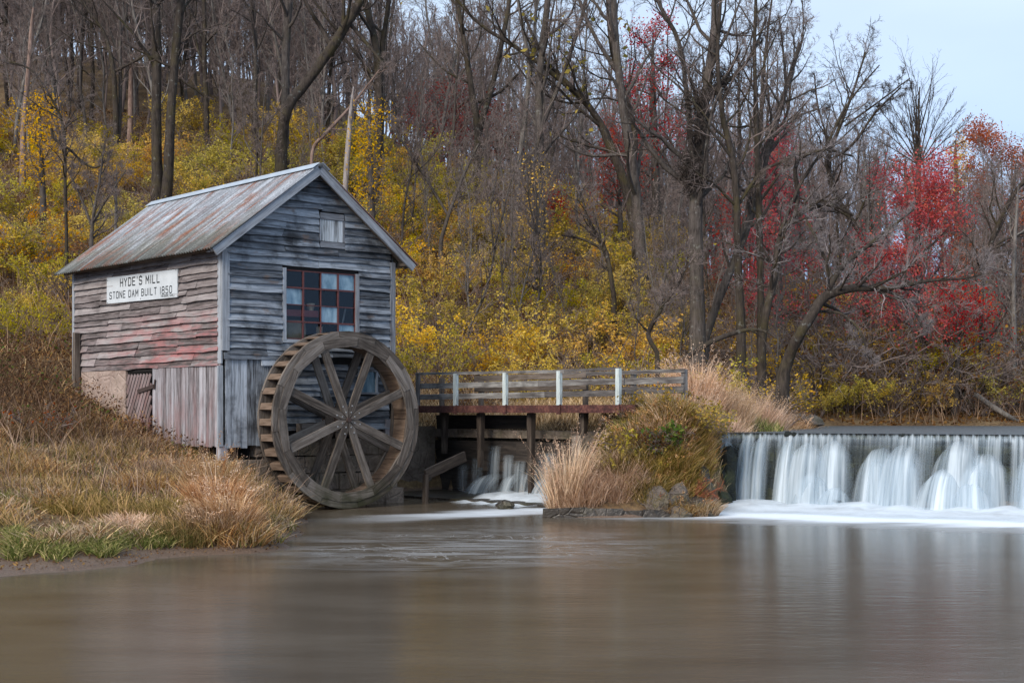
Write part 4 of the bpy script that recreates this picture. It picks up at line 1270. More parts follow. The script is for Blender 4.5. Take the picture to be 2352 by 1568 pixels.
# ------------------------------------------------------------------ gate wall with leaking planks
gate = empty("gate_wall", ml(9.1, -1.5, .1), ANG)
tag(gate, "dark leaking plank and concrete gate wall under the footbridge", "dam gate")
go = np.array([9.1, -1.5, .1])
def G(x, y, z): return np.array([x, y, z]) - go
gy0, gy1 = sy(1000, 9.0), sy(1405, 9.0)
b = MB(190); b.box(G(9.12, (gy0 + gy1) / 2, 1.78), (.34, gy0 - gy1, .22), None, .02); b.build("cap_beam", M_CONCRETE, gate)
b = MB(189); yq = sy(1212, 9.0); b.box(G(9.14, (gy0 + yq) / 2, 2.10), (.2, gy0 - yq, .40), None, .02); b.build("header_board", M_WETPLANK, gate)
b = MB(191)
for j in range(6):
    yy = gy0
    while yy > gy1:
        w = rg.uniform(1.2, 2.2); w = min(w, yy - gy1 + .01)
        b.box(G(9.06 + rg.uniform(-.015, .015), yy - w / 2, .0 + j * .285), (.12, w - .01, .277), None, .006); yy -= w
b.build("planking", M_WETPLANK, gate)
b = MB(192); b.box(G(9.25, (gy0 + gy1) / 2, .6), (.2, gy0 - gy1 + .2, 2.2)); b.build("core_wall", M_DARKCONC, gate)
b = MB(193); b.box(G(8.45, gy1 - .02, .75), (1.5, .3, 2.1), None, .02); b.build("side_wall", M_CONCRETE, gate)
b = MB(194); b.box(G(8.0, (gy0 + gy1) / 2 + .3, -.06), (2.4, gy0 - gy1 + 1.0, .30), None, .04); b.build("apron", M_DARKCONC, gate)
# concrete abutment between mill and gates
ab = MB(195); ax0, ax1 = 5.5, 7.4; yA = sy(985, 6.4)
ab.box(ml(0, 0, 0) * 0 + np.array([0, 0, 1.0]), (1.9, .5, 2.3), None, .03)
abut = ab.build("abutment", M_CONCRETE); abut.location = ml(8.0, gy0 + .2, -.2); abut.rotation_euler = (0, 0, ANG)
tag(abut, "stained concrete abutment between the wheel and the plank gates", "abutment")
# sloping flume boards by the wheel
b = MB(196)
b.bar((0, 0, 0), (1.5, .2, .45), .08, .26, (0, 0, 1), .01); fl = b.build("flume_board", M_DARKPOST)
fl.location = ml(5.6, -.7, .75); fl.rotation_euler = (0, 0, ANG)
tag(fl, "sloping old flume board just right of the water wheel's rim", "board")
b = MB(197); b.bar((0, 0, -.9), (0, 0, 0), .12, .12, (0, 1, 0), .01); b.build("prop", M_DARKPOST, fl)
# thin falls from the gate
gf = empty("gate_falls", ml(8.9, -1.5, .1), ANG)
tag(gf, "thin veils of water leaking through the plank gates", "waterfall")
fo = np.array([8.9, -1.5, .1])
def veil(px0, px1, ztop, reach, seed, dens=1.0):
    y0, y1 = sy(px0, 8.9), sy(px1, 8.9)
    fn = lambda a, b: np.array([8.97 - reach * b ** .7, y0 + (y1 - y0) * a + .05 * (a - .5) * b, .10 + (ztop - .10) * (1 - b ** 1.8) - .1 * (2 * a - 1) ** 2 * (1 - b) * (1 if reach > .2 else 0)]) - fo
    sheet("veil", fn, 12, 14, lambda a, b: (seed * 3.3 + abs(y0 - y1) * a * 1.4, b * ztop), lambda a, b: dens * max(0, 1 - abs(2 * a - 1) ** 2) * min(1, .02 + 2.2 * b), M_FALL, gf)
veil(1118, 1150, 1.45, .12, 1, .55); veil(1152, 1180, 1.2, .10, 2, .6); veil(1176, 1208, 1.05, .12, 3, .5)
veil(1112, 1166, .66, .75, 4, .62); veil(1164, 1200, .66, .5, 5, .6); veil(1196, 1216, .7, .2, 6, .45)
veil(1232, 1280, 1.3, .12, 7, .5); veil(1236, 1292, .62, .7, 8, .6); veil(1050, 1078, .9, .12, 9, .35); veil(1080, 1112, 1.1, .1, 10, .35); veil(1095, 1125, .5, .6, 11, .4); veil(1205, 1236, .9, .12, 12, .4)
def spill(a, b):
    y = sy(1100, 7.8) + (sy(1285, 7.8) - sy(1100, 7.8)) * a
    return np.array([8.7 - 2.6 * b, y - .5 * b, np.interp(b, [0, .42, .55, .75, 1], [.20, .17, .06, .035, .006]) + .02 * math.sin(9 * y)]) - fo
sheet("spill", spill, 30, 14, lambda a, b: (3 * a, 2 * b), lambda a, b: .95 * max(0, 1 - abs(2 * a - 1) ** 4) * np.interp(b, [0, .2, .8, 1], [.6, .8, .9, 0]), M_FROTH, gf)

# stones in and by the water
stone_i = [0]
def rock(px, py, Y, r, lab, m=M_ROCK, sq=(1.2, 1, .6)):
    p = P(px, py, Y)
    b = MB(0); vs, fs = blob(random.Random(int(px * 7 + py)), (0, 0, 0), r, sq, 7, .32)
    b.face_set(vs, fs, [(0, 0)] * len(vs)); o = b.build("rock", m, None, False); o.location = p
    tag(o, lab, "rock")
rock(1158, 1162, 35.2, .22, "small wet stone at the edge of the gates' apron", M_DARKCONC)
rock(1498, 1163, 32.75, .42, "largest grey rock in the islet's front bank", M_ROCK, (1.1, .8, .9))
rock(1542, 1156, 32.85, .38, "squarish rock above the water at the islet's front bank", M_ROCK, (1, .8, 1))
rock(1592, 1172, 32.9, .40, "dark rock low at the islet's corner beside the big falls", M_DARKCONC, (1.3, 1, .7))
rock(1612, 1135, 34.3, .48, "tall dark rock against the left edge of the big falls", M_DARKCONC, (.9, 1, 1.3))
rock(1837, 968, 47, .42, "brown rock on the pond shore where the dry grass ends", M_ROCK, (1.5, 1, .8))
rock(1602, 1176, 33.0, .32, "wet dark rock at the islet's last corner, lapped by the falls' foam", M_DARKCONC, (1.4, 1, .6))
rock(1562, 1182, 32.5, .26, "small brown rock in front of the squarish one on the islet", M_ROCK, (1.5, 1, .6))
rock(1662, 1105, 35.5, .42, "tall mossy dark rock face beside the falls' first strands", M_DAMSTONE, (.75, .8, 1.7))
rock(1640, 1150, 35.0, .34, "low wet black rock in the foam below the islet's flank", M_DAMSTONE, (1.3, 1, .8))
b = MB(198)
for k in range(4):
    q = P(1300 + k * 76, 1186, 32.35)
    b.box(np.array([q[0], q[1] + .3, -.05]), (1.02, .7, .42 + .06 * rg.random()), None, .05)
kb = b.build("stone_kerb", M_DARKCONC); tag(kb, "low dark concrete kerb along the islet's waterline", "kerb")

# ------------------------------------------------------------------ plant materials
def m_bark(name, dark, light, moss=.3, mosscol=(.06, .05, .015), lich=.25):
    n = NT(name)
    o = n.coords('Object')
    a = n.noise(n.coords('Object', (9, 9, 1.6)), 1.6, 5, .65, .4); b = n.noise(o, 2.2, 5, .65)
    f = n.math('ADD', n.math('MULTIPLY', a, .65), n.math('MULTIPLY', b, .35))
    col = n.ramp(f, [(.34, dark), (.64, light)])
    col = n.mix(n.math('MULTIPLY', n.ramp(n.noise(o, 1.1, 5, .65), [(.5, 0.0), (.64, 1.0)]), moss), col, mosscol)
    col = n.mix(n.math('MULTIPLY', n.ramp(n.noise(o, 5, 4, .6), [(.62, 0.0), (.68, 1.0)]), lich), col, (.34, .36, .34))
    return n.done(n.principled(col, .92, n.bump(f, 1.0, .05), .2))
def m_twig(name, dark, light):
    n = NT(name)
    return n.done(n.principled(n.ramp(n.rnd(), [(0, dark), (1, light)]), .9, None, .2))
def m_leaf(name, stops, trans=.45):
    n = NT(name)
    c = n.ramp(n.rnd(), stops)
    oi = n.n('ObjectInfo').outputs['Random']            # every plant its own shade
    c = n.n('HueSaturation', {'Hue': n.ramp(oi, [(0, .488), (1, .508)]), 'Saturation': n.ramp(n.math('FRACT', n.math('MULTIPLY', oi, 7.31)), [(0, .92), (1, 1.12)]), 'Value': n.ramp(n.math('FRACT', n.math('MULTIPLY', oi, 13.7)), [(0, .88), (1, 1.32)]), 'Color': c}).outputs[0]
    d = n.n('BsdfDiffuse', {'Color': c}); t = n.n('BsdfTranslucent', {'Color': c})
    return n.done(n.n('MixShader', {0: trans, 1: d.outputs[0], 2: t.outputs[0]}))
M_BARK = m_bark("grey brown bark", (.026, .021, .018), (.125, .106, .096))
M_BARKD = m_bark("dark mossy bark", (.014, .011, .009), (.075, .060, .050), .55)
M_BARKP = m_bark("pale bark", (.06, .053, .047), (.22, .20, .185), .15)
M_SNAG = m_bark("bleached dead wood", (.15, .12, .105), (.40, .37, .36), .05, lich=.1)
M_SNAGR = m_bark("reddish dead wood", (.10, .06, .045), (.30, .215, .18), .05, lich=.1)
M_TWIG = m_twig("brown grey twigs", (.10, .078, .071), (.28, .222, .20))
M_TWIGD = m_twig("dark twigs", (.030, .024, .021), (.085, .068, .06))
M_TWIGP = m_twig("pale grey twigs", (.12, .10, .098), (.30, .265, .265))
M_LEAFY = m_leaf("yellow leaves", [(0, (.24, .175, .028)), (.3, (.58, .39, .052)), (.75, (.83, .58, .11)), (1, (.82, .45, .08))])
M_LEAFO = m_leaf("olive yellow leaves", [(0, (.17, .155, .025)), (.45, (.44, .365, .05)), (.85, (.70, .55, .095)), (1, (.52, .33, .05))])
M_LEAFG = m_leaf("golden orange leaves", [(0, (.42, .20, .02)), (.5, (.70, .38, .03)), (1, (.78, .50, .06))])
M_LEAFB = m_leaf("brown dry leaves", [(0, (.09, .045, .02)), (.5, (.20, .11, .05)), (.85, (.33, .20, .08)), (1, (.45, .28, .07))])
M_LEAFR = m_leaf("scarlet leaves", [(0, (.16, .022, .025)), (.4, (.36, .045, .048)), (.75, (.54, .095, .07)), (1, (.58, .23, .09))])
M_LEAFRO = m_leaf("orange red leaves", [(0, (.17, .03, .018)), (.5, (.36, .075, .03)), (1, (.52, .17, .06))])
M_LEAFDR = m_leaf("dull crimson leaves", [(0, (.14, .025, .025)), (.6, (.27, .05, .045)), (1, (.36, .11, .08))])
M_LEAFGR = m_leaf("green leaves", [(0, (.03, .06, .012)), (.5, (.075, .13, .025)), (1, (.19, .22, .05))])
M_DRY = m_leaf("dry straw grass", [(0, (.10, .06, .03)), (.35, (.36, .24, .13)), (.75, (.66, .48, .30)), (1, (.80, .63, .45))], .3)
M_TAN = m_leaf("pinkish tan plume grass", [(0, (.24, .145, .09)), (.4, (.56, .39, .25)), (.8, (.76, .56, .39)), (1, (.82, .66, .50))], .3)
M_RUSSET = m_leaf("russet grass", [(0, (.16, .08, .035)), (.4, (.42, .22, .095)), (.75, (.62, .40, .20)), (1, (.74, .54, .31))], .3)
M_GRASS = m_leaf("green grass", [(0, (.05, .065, .016)), (.4, (.135, .165, .042)), (.65, (.25, .26, .08)), (1, (.54, .43, .21))], .3)
M_BRUSH = m_leaf("dark brown brush", [(0, (.035, .02, .014)), (.5, (.10, .06, .04)), (.85, (.19, .125, .085)), (1, (.30, .21, .14))], .15)

M_HILLBRUSH = m_leaf('brown mauve stems', [(0, (.07, .045, .035)), (.5, (.17, .115, .085)), (1, (.36, .25, .17))], .1)
HG = np.random.default_rng(99)
Z_CUT = lambda Y: CH + Y * (HY / F) + 3.0

def build_tree(root, stems, g, bark, twig, levels, leaf=None, n_leaf=0, leaf_size=(.08, .13), cut=None, sides=9, leaf_band=None, leaf_spread=.12):
    """stems: list of (Pts (n,3), Rad (n)) in local space. levels: list of dicts for spawn"""
    sets = [(p[None], r[None]) for p, r in stems]
    lo = [(p, r) for p, r in sets]
    heavy, fine = [], []
    cur = lo
    tips = None
    for li, kw in enumerate(levels):
        kw = dict(kw); k = kw.pop('K'); src = kw.pop('src', None)
        nxt = []
        for (p, r) in cur:
            kk = k if not callable(k) else k(p)
            if kk < 1: continue
            a, b = spawn(g, p, r, kk, **kw)
            if cut is not None:
                keep = a[:, 0, 2] < cut
                a, b = a[keep], b[keep]
            if len(a): nxt.append((a, b))
        if not nxt: break
        n_ = nxt[0][0].shape[1]
        cur = [(np.concatenate([x[0] for x in nxt]), np.concatenate([x[1] for x in nxt]))]
        (heavy if li < 1 else fine).append(cur[0])
    tp = [tubes(sets, sides, (.1, 1, .05), .05, 1)]
    if heavy: tp.append(tubes(heavy, 5, seed=2))
    v, q, r = join(tp)
    mobj("trunk", raw_mesh("trunk", v, quads=q, rnd=r, smooth=True), bark, root)
    if fine:
        v, q, r = tubes(fine, 3, seed=3)
        mobj("crown", raw_mesh("crown", v, quads=q, rnd=r, smooth=True), twig, root)
    if leaf is not None and n_leaf:
        src = cur[0][0]
        pick = g.integers(0, len(src), n_leaf); j = g.integers(1, src.shape[1], n_leaf)
        c = src[pick, j] + g.normal(0, leaf_spread, (n_leaf, 3))
        if leaf_band is not None: c = c[leaf_band(c)]
        sh = g.random(len(c)) * .6 + .4 * (.5 + .5 * np.sin(1.7 * c[:, 0] + 2.1 * c[:, 2]) * np.sin(1.9 * c[:, 1]))
        v, q, r = leaves(g, c, leaf_size, rnd=sh)
        mobj("foliage", raw_mesh("foliage", v, quads=q, rnd=r), leaf, root)

def px_path(pts, Y0, g, wob=.25, n=26, dy=0.0):
    """traced centre line (x, y, width) -> world points and radii at real depth"""
    out = []
    for i, p in enumerate(pts):
        Y = Y0 + dy * i / max(1, len(pts) - 1) + (g.normal(0, wob) if i else 0)
        w = P(p[0], p[1], Y)
        out.append((w[0], w[1], w[2], p[2] / F * Y / 2 * .86))
    q = resample(out, n)
    return q[:, :3], np.maximum(q[:, 3], .008)

def hero(name, label, stems, Y=None, bark=None, twig=None, dens=1.0, group=None, seed=0, levels=None, leaf=None, n_leaf=0, leaf_size=(.1, .16), reach=1.0, cat="tree", dys=None, t0=.25):
    g = np.random.default_rng(1000 + seed)
    if Y is None: Y = ground_hit(stems[0][0][0], stems[0][0][1])[1]
    b = P(stems[0][0][0], stems[0][0][1], Y)
    gz = float(ground_z(b[0], Y)[0])
    root = empty(name, (b[0], Y, gz))
    L = []
    for i, s in enumerate(stems):
        s = list(s)
        if s[-1][1] <= 2:                              # goes on above the frame
            (x0, y0, w0), (x1, y1, w1) = s[-2], s[-1]
            k = 260.0 / max(40.0, y0 - y1)
            s.append((x1 + (x1 - x0) * k * .8, y1 - 260, w1 * .62))
        p, r = px_path(s, Y, g, .22 if i else .12, 26, 0 if not dys else dys[i])
        if i == 0 and cat not in ('log', 'dead limb'):
            p[0, 2] = min(p[0, 2], gz - .15); r[0] *= 1.25; r[1] *= 1.08
        L.append((p - np.array(root.location), r))
    if levels is None:
        levels = [dict(K=lambda p: int(max(2, 14 * dens * min(1.25, np.linalg.norm(np.diff(p[0], axis=0), axis=1).sum() / 9.0))), t0=t0, t1=.99, ang=(.8, .25), lf=(.14 * reach, .30 * reach), up=.10, wob=.16, n=7, rf=.5, taperL=.35, lmax=4.5),
                  dict(K=6, t0=.15, ang=(.75, .25), lf=(.3, .6), up=.07, wob=.2, n=5, rmin=.006),
                  dict(K=5, t0=.15, ang=(.75, .25), lf=(.35, .65), up=.04, wob=.2, n=4, rmin=.005),
                  dict(K=4, t0=.2, ang=(.7, .25), lf=(.45, .8), up=.02, wob=.2, n=3, rmin=.0045, lmin=.15)]
    build_tree(root, L, g, bark or M_BARK, twig or M_TWIG, levels, leaf, n_leaf, leaf_size, cut=Z_CUT(Y) - gz)
    tag(root, label, cat, group)
    return root

TG = "bare trees on the wooded hill"
hero("bare_tree", "thick twin trunked grey tree rising straight up behind the mill's long roof", [[(362, 450, 32), (359, 300, 28), (360, 120, 26), (357, 0, 24)], [(376, 490, 32), (384, 430, 30), (393, 250, 24), (405, 100, 22), (416, 0, 22)]], 60, M_BARKD, None, .7, TG, 1, t0=.4)
hero("bare_tree", "dark tree leaning steeply to the right above the mill's roof ridge", [[(645, 400, 32), (648, 310, 30), (662, 242, 30), (692, 205, 29), (760, 112, 27), (828, 0, 24)], [(762, 110, 14), (735, 60, 12), (700, 0, 10)], [(800, 50, 12), (850, 110, 9), (890, 160, 6)]], 60, M_BARKD, None, .8, TG, 2, t0=.45)
hero("bare_tree", "straight trunk standing just behind the leaning tree above the roof", [[(652, 380, 24), (656, 220, 23), (657, 100, 22), (664, 0, 21)]], 66, M_BARK, None, .7, TG, 3, t0=.4)
hero("bare_tree", "tree behind the bleached snag, forked high with a dark hollow knob", [[(858, 500, 26), (868, 350, 24), (872, 230, 22), (864, 110, 20), (838, 0, 16)], [(872, 215, 17), (878, 110, 15), (893, 0, 13)], [(868, 190, 9), (800, 100, 8), (720, 0, 7)]], 61, M_BARKD, None, .9, TG, 4)
hero("dead_snag", "bleached pale grey dead snag beside the right slope of the mill roof", [[(792, 450, 16), (797, 370, 15), (803, 290, 13), (806, 250, 9), (812, 200, 4)]], 57, M_SNAG, M_TWIGP, .0, None, 5, levels=[], cat="snag")
hero("bare_tree", "thin curving tree between the leaning tree and the pale snag", [[(714, 395, 9), (720, 340, 10), (745, 310, 10), (790, 262, 8), (830, 215, 6), (872, 160, 3)]], 58, M_SNAGR, M_TWIG, .5, TG, 6)
hero("bare_tree", "grey tree with wide V shaped fork behind the left end of the footbridge", [[(1092, 480, 23), (1096, 380, 22), (1098, 300, 21), (1082, 200, 16), (1066, 90, 14), (1050, 0, 12)], [(1100, 310, 17), (1112, 260, 17), (1135, 180, 15), (1158, 70, 13), (1170, 0, 12)], [(1100, 235, 9), (1150, 210, 8), (1190, 170, 6)]], None, M_BARKD, None, .9, TG, 7)
hero("bare_tree", "straight brown trunk rising above the middle of the footbridge", [[(1240, 650, 25), (1243, 500, 24), (1240, 330, 22), (1238, 200, 20), (1250, 80, 18), (1258, 0, 17)], [(1240, 300, 12), (1290, 180, 11), (1330, 60, 10), (1345, 0, 9)]], None, M_BARK, None, .9, TG, 8)
hero("bare_tree", "slender pale trunk just left of the straight brown trunk", [[(1180, 610, 17), (1186, 500, 15), (1192, 380, 14), (1208, 250, 13), (1215, 150, 12), (1190, 0, 9)], [(1210, 230, 9), (1225, 120, 9), (1232, 0, 8)]], None, M_BARKP, None, .8, TG, 9)
hero("bare_tree", "dark tree with two long limbs arching up to the left across the sky", [[(1462, 700, 30), (1463, 560, 29), (1444, 450, 27), (1422, 385, 24), (1398, 330, 22), (1362, 255, 17), (1280, 178, 13), (1190, 112, 11), (1110, 62, 9), (1050, 0, 7)], [(1412, 350, 15), (1385, 290, 14), (1325, 212, 12), (1262, 150, 10), (1235, 105, 8), (1205, 40, 6)], [(1440, 450, 16), (1460, 330, 14), (1440, 230, 12), (1405, 120, 10), (1395, 0, 9)]], None, M_BARKD, M_TWIGD, .8, TG, 10, leaf=M_LEAFO, n_leaf=160, leaf_size=(.2, .34))
hero("bare_tree", "tall mossy trunk right beside the arching tree, leaning slightly left", [[(1482, 730, 33), (1472, 580, 31), (1458, 420, 28), (1432, 250, 24), (1415, 110, 22), (1408, 0, 20)], [(1420, 170, 12), (1370, 90, 10), (1330, 0, 9)]], None, M_BARK, None, .8, TG, 11)
vt = hero("bare_tree", "broad rough trunk wrapped in dark dead vines, behind the islet", [[(1603, 780, 42), (1600, 620, 39), (1598, 480, 38), (1606, 340, 33), (1624, 200, 26), (1640, 70, 20), (1642, 0, 18)], [(1600, 470, 15), (1580, 250, 13), (1560, 100, 12), (1510, 0, 10)], [(1622, 220, 13), (1680, 180, 11), (1730, 120, 8), (1760, 40, 6)]], 50, M_BARK, M_TWIGD, 1.2, TG, 12)
g = np.random.default_rng(5)
for (vx, vy, vr, vn) in ((1588, 385, 34, 260), (1592, 410, 24, 120), (1650, 195, 40, 260), (1592, 235, 26, 160), (1600, 300, 22, 140)):
    c = P(vx, vy, 49.6) - np.array(vt.location); rr = vr / F * 50
    b0 = c + g.normal(0, .42, (vn, 3)) * rr * np.array([1, .8, 1.3]); d = unit(g.standard_normal((vn, 3)) + np.array([0, 0, -.5])); Pv = np.empty((vn, 6, 3)); Pv[:, 0] = b0
    for k in range(1, 6):
        d = unit(d + .5 * g.standard_normal((vn, 3)) + np.array([0, 0, -.12])); Pv[:, k] = Pv[:, k - 1] + d * .11
    v, q, r = tubes([(Pv, np.full((vn, 6), .011))], 3, seed=3)
    mobj("vine", raw_mesh("vine", v, quads=q, rnd=r, smooth=True), M_TWIGD, vt)
hero("bare_tree", "upright tree right of the vine wrapped trunk with knotty base", [[(1704, 780, 24), (1697, 640, 22), (1692, 470, 19), (1682, 360, 17), (1658, 255, 14), (1648, 120, 11), (1655, 0, 9)], [(1690, 480, 9), (1745, 400, 9), (1800, 370, 7), (1850, 350, 4)]], 49, M_BARKD, M_TWIG, 1.1, TG, 13)
hero("bare_tree", "slim straight tree between the upright tree and the broken topped one", [[(1748, 790, 21), (1747, 640, 19), (1742, 440, 17), (1737, 280, 13), (1733, 110, 10), (1736, 0, 8)]], 50, M_BARKD, M_TWIG, 1.2, TG, 14)
hero("bare_tree", "tree leaning right with a snapped bare top against the sky", [[(1612, 800, 22), (1650, 690, 23), (1702, 560, 22), (1742, 440, 20), (1762, 350, 19), (1792, 250, 15), (1822, 150, 11), (1836, 98, 7)], [(1805, 210, 7), (1800, 130, 6), (1790, 40, 4)], [(1770, 320, 8), (1830, 270, 7), (1880, 250, 5)]], 52, M_BARK, M_TWIG, 1.1, TG, 15)
hero("bare_tree", "curved branching tree behind the arching bank tree, with hooked limb", [[(1748, 800, 22), (1760, 720, 21), (1778, 640, 20), (1794, 540, 18), (1828, 498, 15), (1870, 472, 13), (1918, 473, 10), (1960, 495, 6)], [(1826, 500, 12), (1832, 440, 12), (1826, 390, 12), (1845, 360, 9), (1900, 345, 7), (1960, 360, 4)], [(1790, 540, 9), (1840, 420, 8), (1900, 330, 8), (1940, 250, 7), (1985, 190, 5), (2020, 150, 3)]], 47, M_BARKD, M_TWIGP, 1.2, TG, 16)
hero("arching_tree", "dark mossy tree arching low to the right over the pond from the dry grass bank", [[(1792, 880, 34), (1812, 820, 32), (1836, 770, 29), (1868, 718, 28), (1893, 682, 26), (1948, 664, 21), (2010, 662, 17), (2060, 660, 12), (2130, 645, 9), (2210, 640, 5), (2260, 628, 3)], [(1898, 678, 14), (1925, 625, 15), (1960, 590, 14), (2000, 560, 10), (2050, 520, 8), (2100, 480, 5)], [(2020, 664, 9), (2065, 680, 8), (2100, 715, 6), (2130, 770, 4)], [(1900, 668, 12), (1912, 640, 10), (1880, 560, 8), (1850, 500, 5)], [(1872, 715, 9), (1930, 720, 8), (1975, 760, 6), (1998, 830, 4)]],
     44, M_BARKD, M_TWIGP, 1.5, TG, 17, dys=[-1.2, 1.5, -1.5, 1.5, -.8], t0=.35, reach=.9)
hero("bare_tree", "airy bare tree whose twiggy crown spreads right against the pale sky", [[(1990, 700, 17), (1985, 560, 15), (1915, 440, 13), (1905, 360, 13), (1925, 300, 10), (1960, 210, 7), (1988, 120, 4)], [(1905, 370, 8), (1960, 330, 8), (2010, 260, 6), (2070, 200, 4)], [(1940, 290, 6), (2010, 240, 5), (2090, 180, 3)], [(1908, 340, 6), (1880, 250, 5), (1870, 170, 3)]], 62, M_BARKD, M_TWIGD, 1.5, TG, 18, t0=.3)
fan = [[(2108, 560, 13), (2110, 440, 13), (2111, 372, 12), (2110, 300, 7), (2112, 200, 3)]]
for a in (-62, -48, -36, -25, -14, 12, 24, 37, 50, 64):
    ln = 175 - .6 * abs(a)
    x1, y1 = 2111 + ln * math.sin(math.radians(a)), 375 - ln * math.cos(math.radians(a))
    fan.append([(2111, 380, 4), (2111 + .45 * (x1 - 2111), 380 + .5 * (y1 - 380), 2.6), (x1, y1, 1.2)])
hero("bare_tree", "round fan crowned bare tree standing alone against the sky on the right", fan, 85, M_BARKD, M_TWIGD, .8, TG, 19,
     levels=[dict(K=9, t0=.3, ang=(.4, .15), lf=(.3, .5), up=.12, wob=.1, n=6, rf=.6, rmin=.009), dict(K=7, t0=.2, ang=(.45, .15), lf=(.35, .6), up=.08, wob=.12, n=4, rmin=.007), dict(K=4, t0=.2, ang=(.5, .2), lf=(.4, .6), up=.03, wob=.1, n=3, rmin=.006)])
hero("bare_tree", "dark limbed tree reaching up to the frame's right edge", [[(2250, 960, 11), (2256, 640, 11), (2272, 572, 13), (2300, 500, 12), (2340, 430, 11), (2400, 370, 9)], [(2275, 570, 8), (2320, 545, 7), (2400, 520, 5)]], 57.5, M_BARKD, M_TWIG, 1.2, TG, 20)
hero("bare_tree", "thin lichen grey trunk at the right edge above the pond's far shore", [[(2325, 940, 14), (2330, 815, 13), (2328, 690, 12), (2330, 566, 10), (2338, 450, 7)], [(2328, 800, 6), (2290, 780, 5), (2255, 770, 3)]], 57, M_BARKP, M_TWIG, 1.2, TG, 21)
hero("dead_snag", "pale brown dead trunk with peeling bark at the far upper left", [[(52, 320, 15), (58, 240, 13), (66, 150, 12), (72, 70, 11), (77, 18, 6)]], 64, M_SNAGR, None, 0, None, 22, levels=[], cat="snag")
hero("dead_snag", "reddish bare dead trunk left of the thick twin trunked tree", [[(299, 310, 15), (300, 220, 14), (302, 125, 9)]], 74, M_SNAGR, None, 0, None, 23, levels=[], cat="snag")
hero("bare_tree", "dark trunk bending left at its top, left of the reddish snag", [[(268, 270, 15), (264, 230, 14), (260, 160, 13), (243, 85, 10), (212, 36, 7), (190, 0, 5)], [(262, 165, 8), (320, 135, 6), (350, 110, 3)]], 72, M_BARKD, None, 1.0, TG, 24)
hero("bare_tree", "thin tree with a long drooping limb in front of the left thickets", [[(153, 560, 9), (150, 430, 9), (146, 300, 8), (120, 230, 6), (70, 160, 5), (10, 140, 3)], [(118, 295, 7), (125, 320, 7), (158, 342, 7), (190, 372, 6), (220, 385, 5), (250, 366, 3)]], 52, M_BARKD, M_TWIG, 1.5, TG, 25)
hero("bare_tree", "small many branched tree just left of the mill's far roof corner", [[(208, 640, 13), (210, 560, 12), (214, 500, 9), (228, 420, 7), (240, 330, 4)], [(211, 520, 7), (180, 440, 6), (150, 380, 3)], [(213, 510, 6), (250, 450, 5), (290, 390, 3)]], 50, M_BARK, M_TWIG, 1.6, TG, 26)
hero("bare_tree", "slim grey stem rising behind the roof's left slope", [[(265, 560, 8), (266, 500, 8), (267, 430, 6), (268, 380, 3)]], 53, M_BARKP, M_TWIG, .8, TG, 27)
hero("bare_tree", "twiggy sapling with a forked top above the middle of the roof ridge", [[(588, 420, 8), (590, 360, 7), (592, 320, 6), (575, 270, 4), (560, 230, 3)], [(592, 325, 5), (615, 290, 4), (640, 250, 3)]], 60, M_BARKD, M_TWIG, 1.4, TG, 28)
hero("bare_tree", "leaning forked sapling to the right of the mill roof's lower corner", [[(1010, 560, 11), (1035, 480, 10), (1070, 390, 8), (1100, 330, 5)], [(1030, 495, 8), (990, 430, 7), (940, 350, 5), (905, 300, 3)]], 58, M_BARK, M_TWIG, 1.4, TG, 29)
hero("bare_tree", "dark slanting tree with drooping left limb above the footbridge's right half", [[(1412, 700, 14), (1404, 640, 13), (1392, 580, 12), (1372, 540, 10), (1350, 500, 8), (1330, 430, 5)], [(1390, 575, 8), (1340, 550, 7), (1290, 540, 5)]], 53, M_BARKD, M_TWIG, 1.2, TG, 30)
hero("dead_limb", "broken lichen spotted dead limb jutting right above the islet's grass", [[(1560, 832, 15), (1600, 805, 14), (1640, 782, 14), (1690, 764, 12), (1725, 757, 9), (1760, 762, 6), (1785, 778, 3)], [(1722, 757, 6), (1750, 775, 4), (1765, 800, 3)]], 40, M_BARKD, M_TWIGP, .15, None, 31, levels=[dict(K=3, t0=.5, ang=(.6, .2), lf=(.1, .25), n=4)], cat="dead limb")
hero("bare_tree", "crooked dark stem bent to the right just behind the bridge's far end", [[(1515, 818, 12), (1495, 785, 13), (1490, 762, 13), (1512, 720, 12), (1530, 690, 9), (1560, 650, 6), (1580, 600, 3)]], 43, M_BARKD, M_TWIG, 1.3, TG, 32)
hero("fallen_log", "grey fallen log slanting into the pond's far shore at the right", [[(2240, 905, 13), (2275, 930, 15), (2310, 952, 14), (2350, 975, 10)]], 55, M_BARKP, M_TWIGP, .2, None, 33, levels=[dict(K=5, t0=.2, ang=(1.0, .2), lf=(.2, .4), n=4)], cat="log")
hero("fallen_log", "dark fallen branchy log lying behind the grey one at the far shore", [[(2170, 880, 8), (2215, 915, 11), (2260, 955, 12), (2290, 972, 9)]], 56.5, M_BARKD, M_TWIG, .3, None, 34, levels=[dict(K=10, t0=.1, ang=(1.0, .2), lf=(.3, .6), n=5), dict(K=5, t0=.2, n=4)], cat="log")

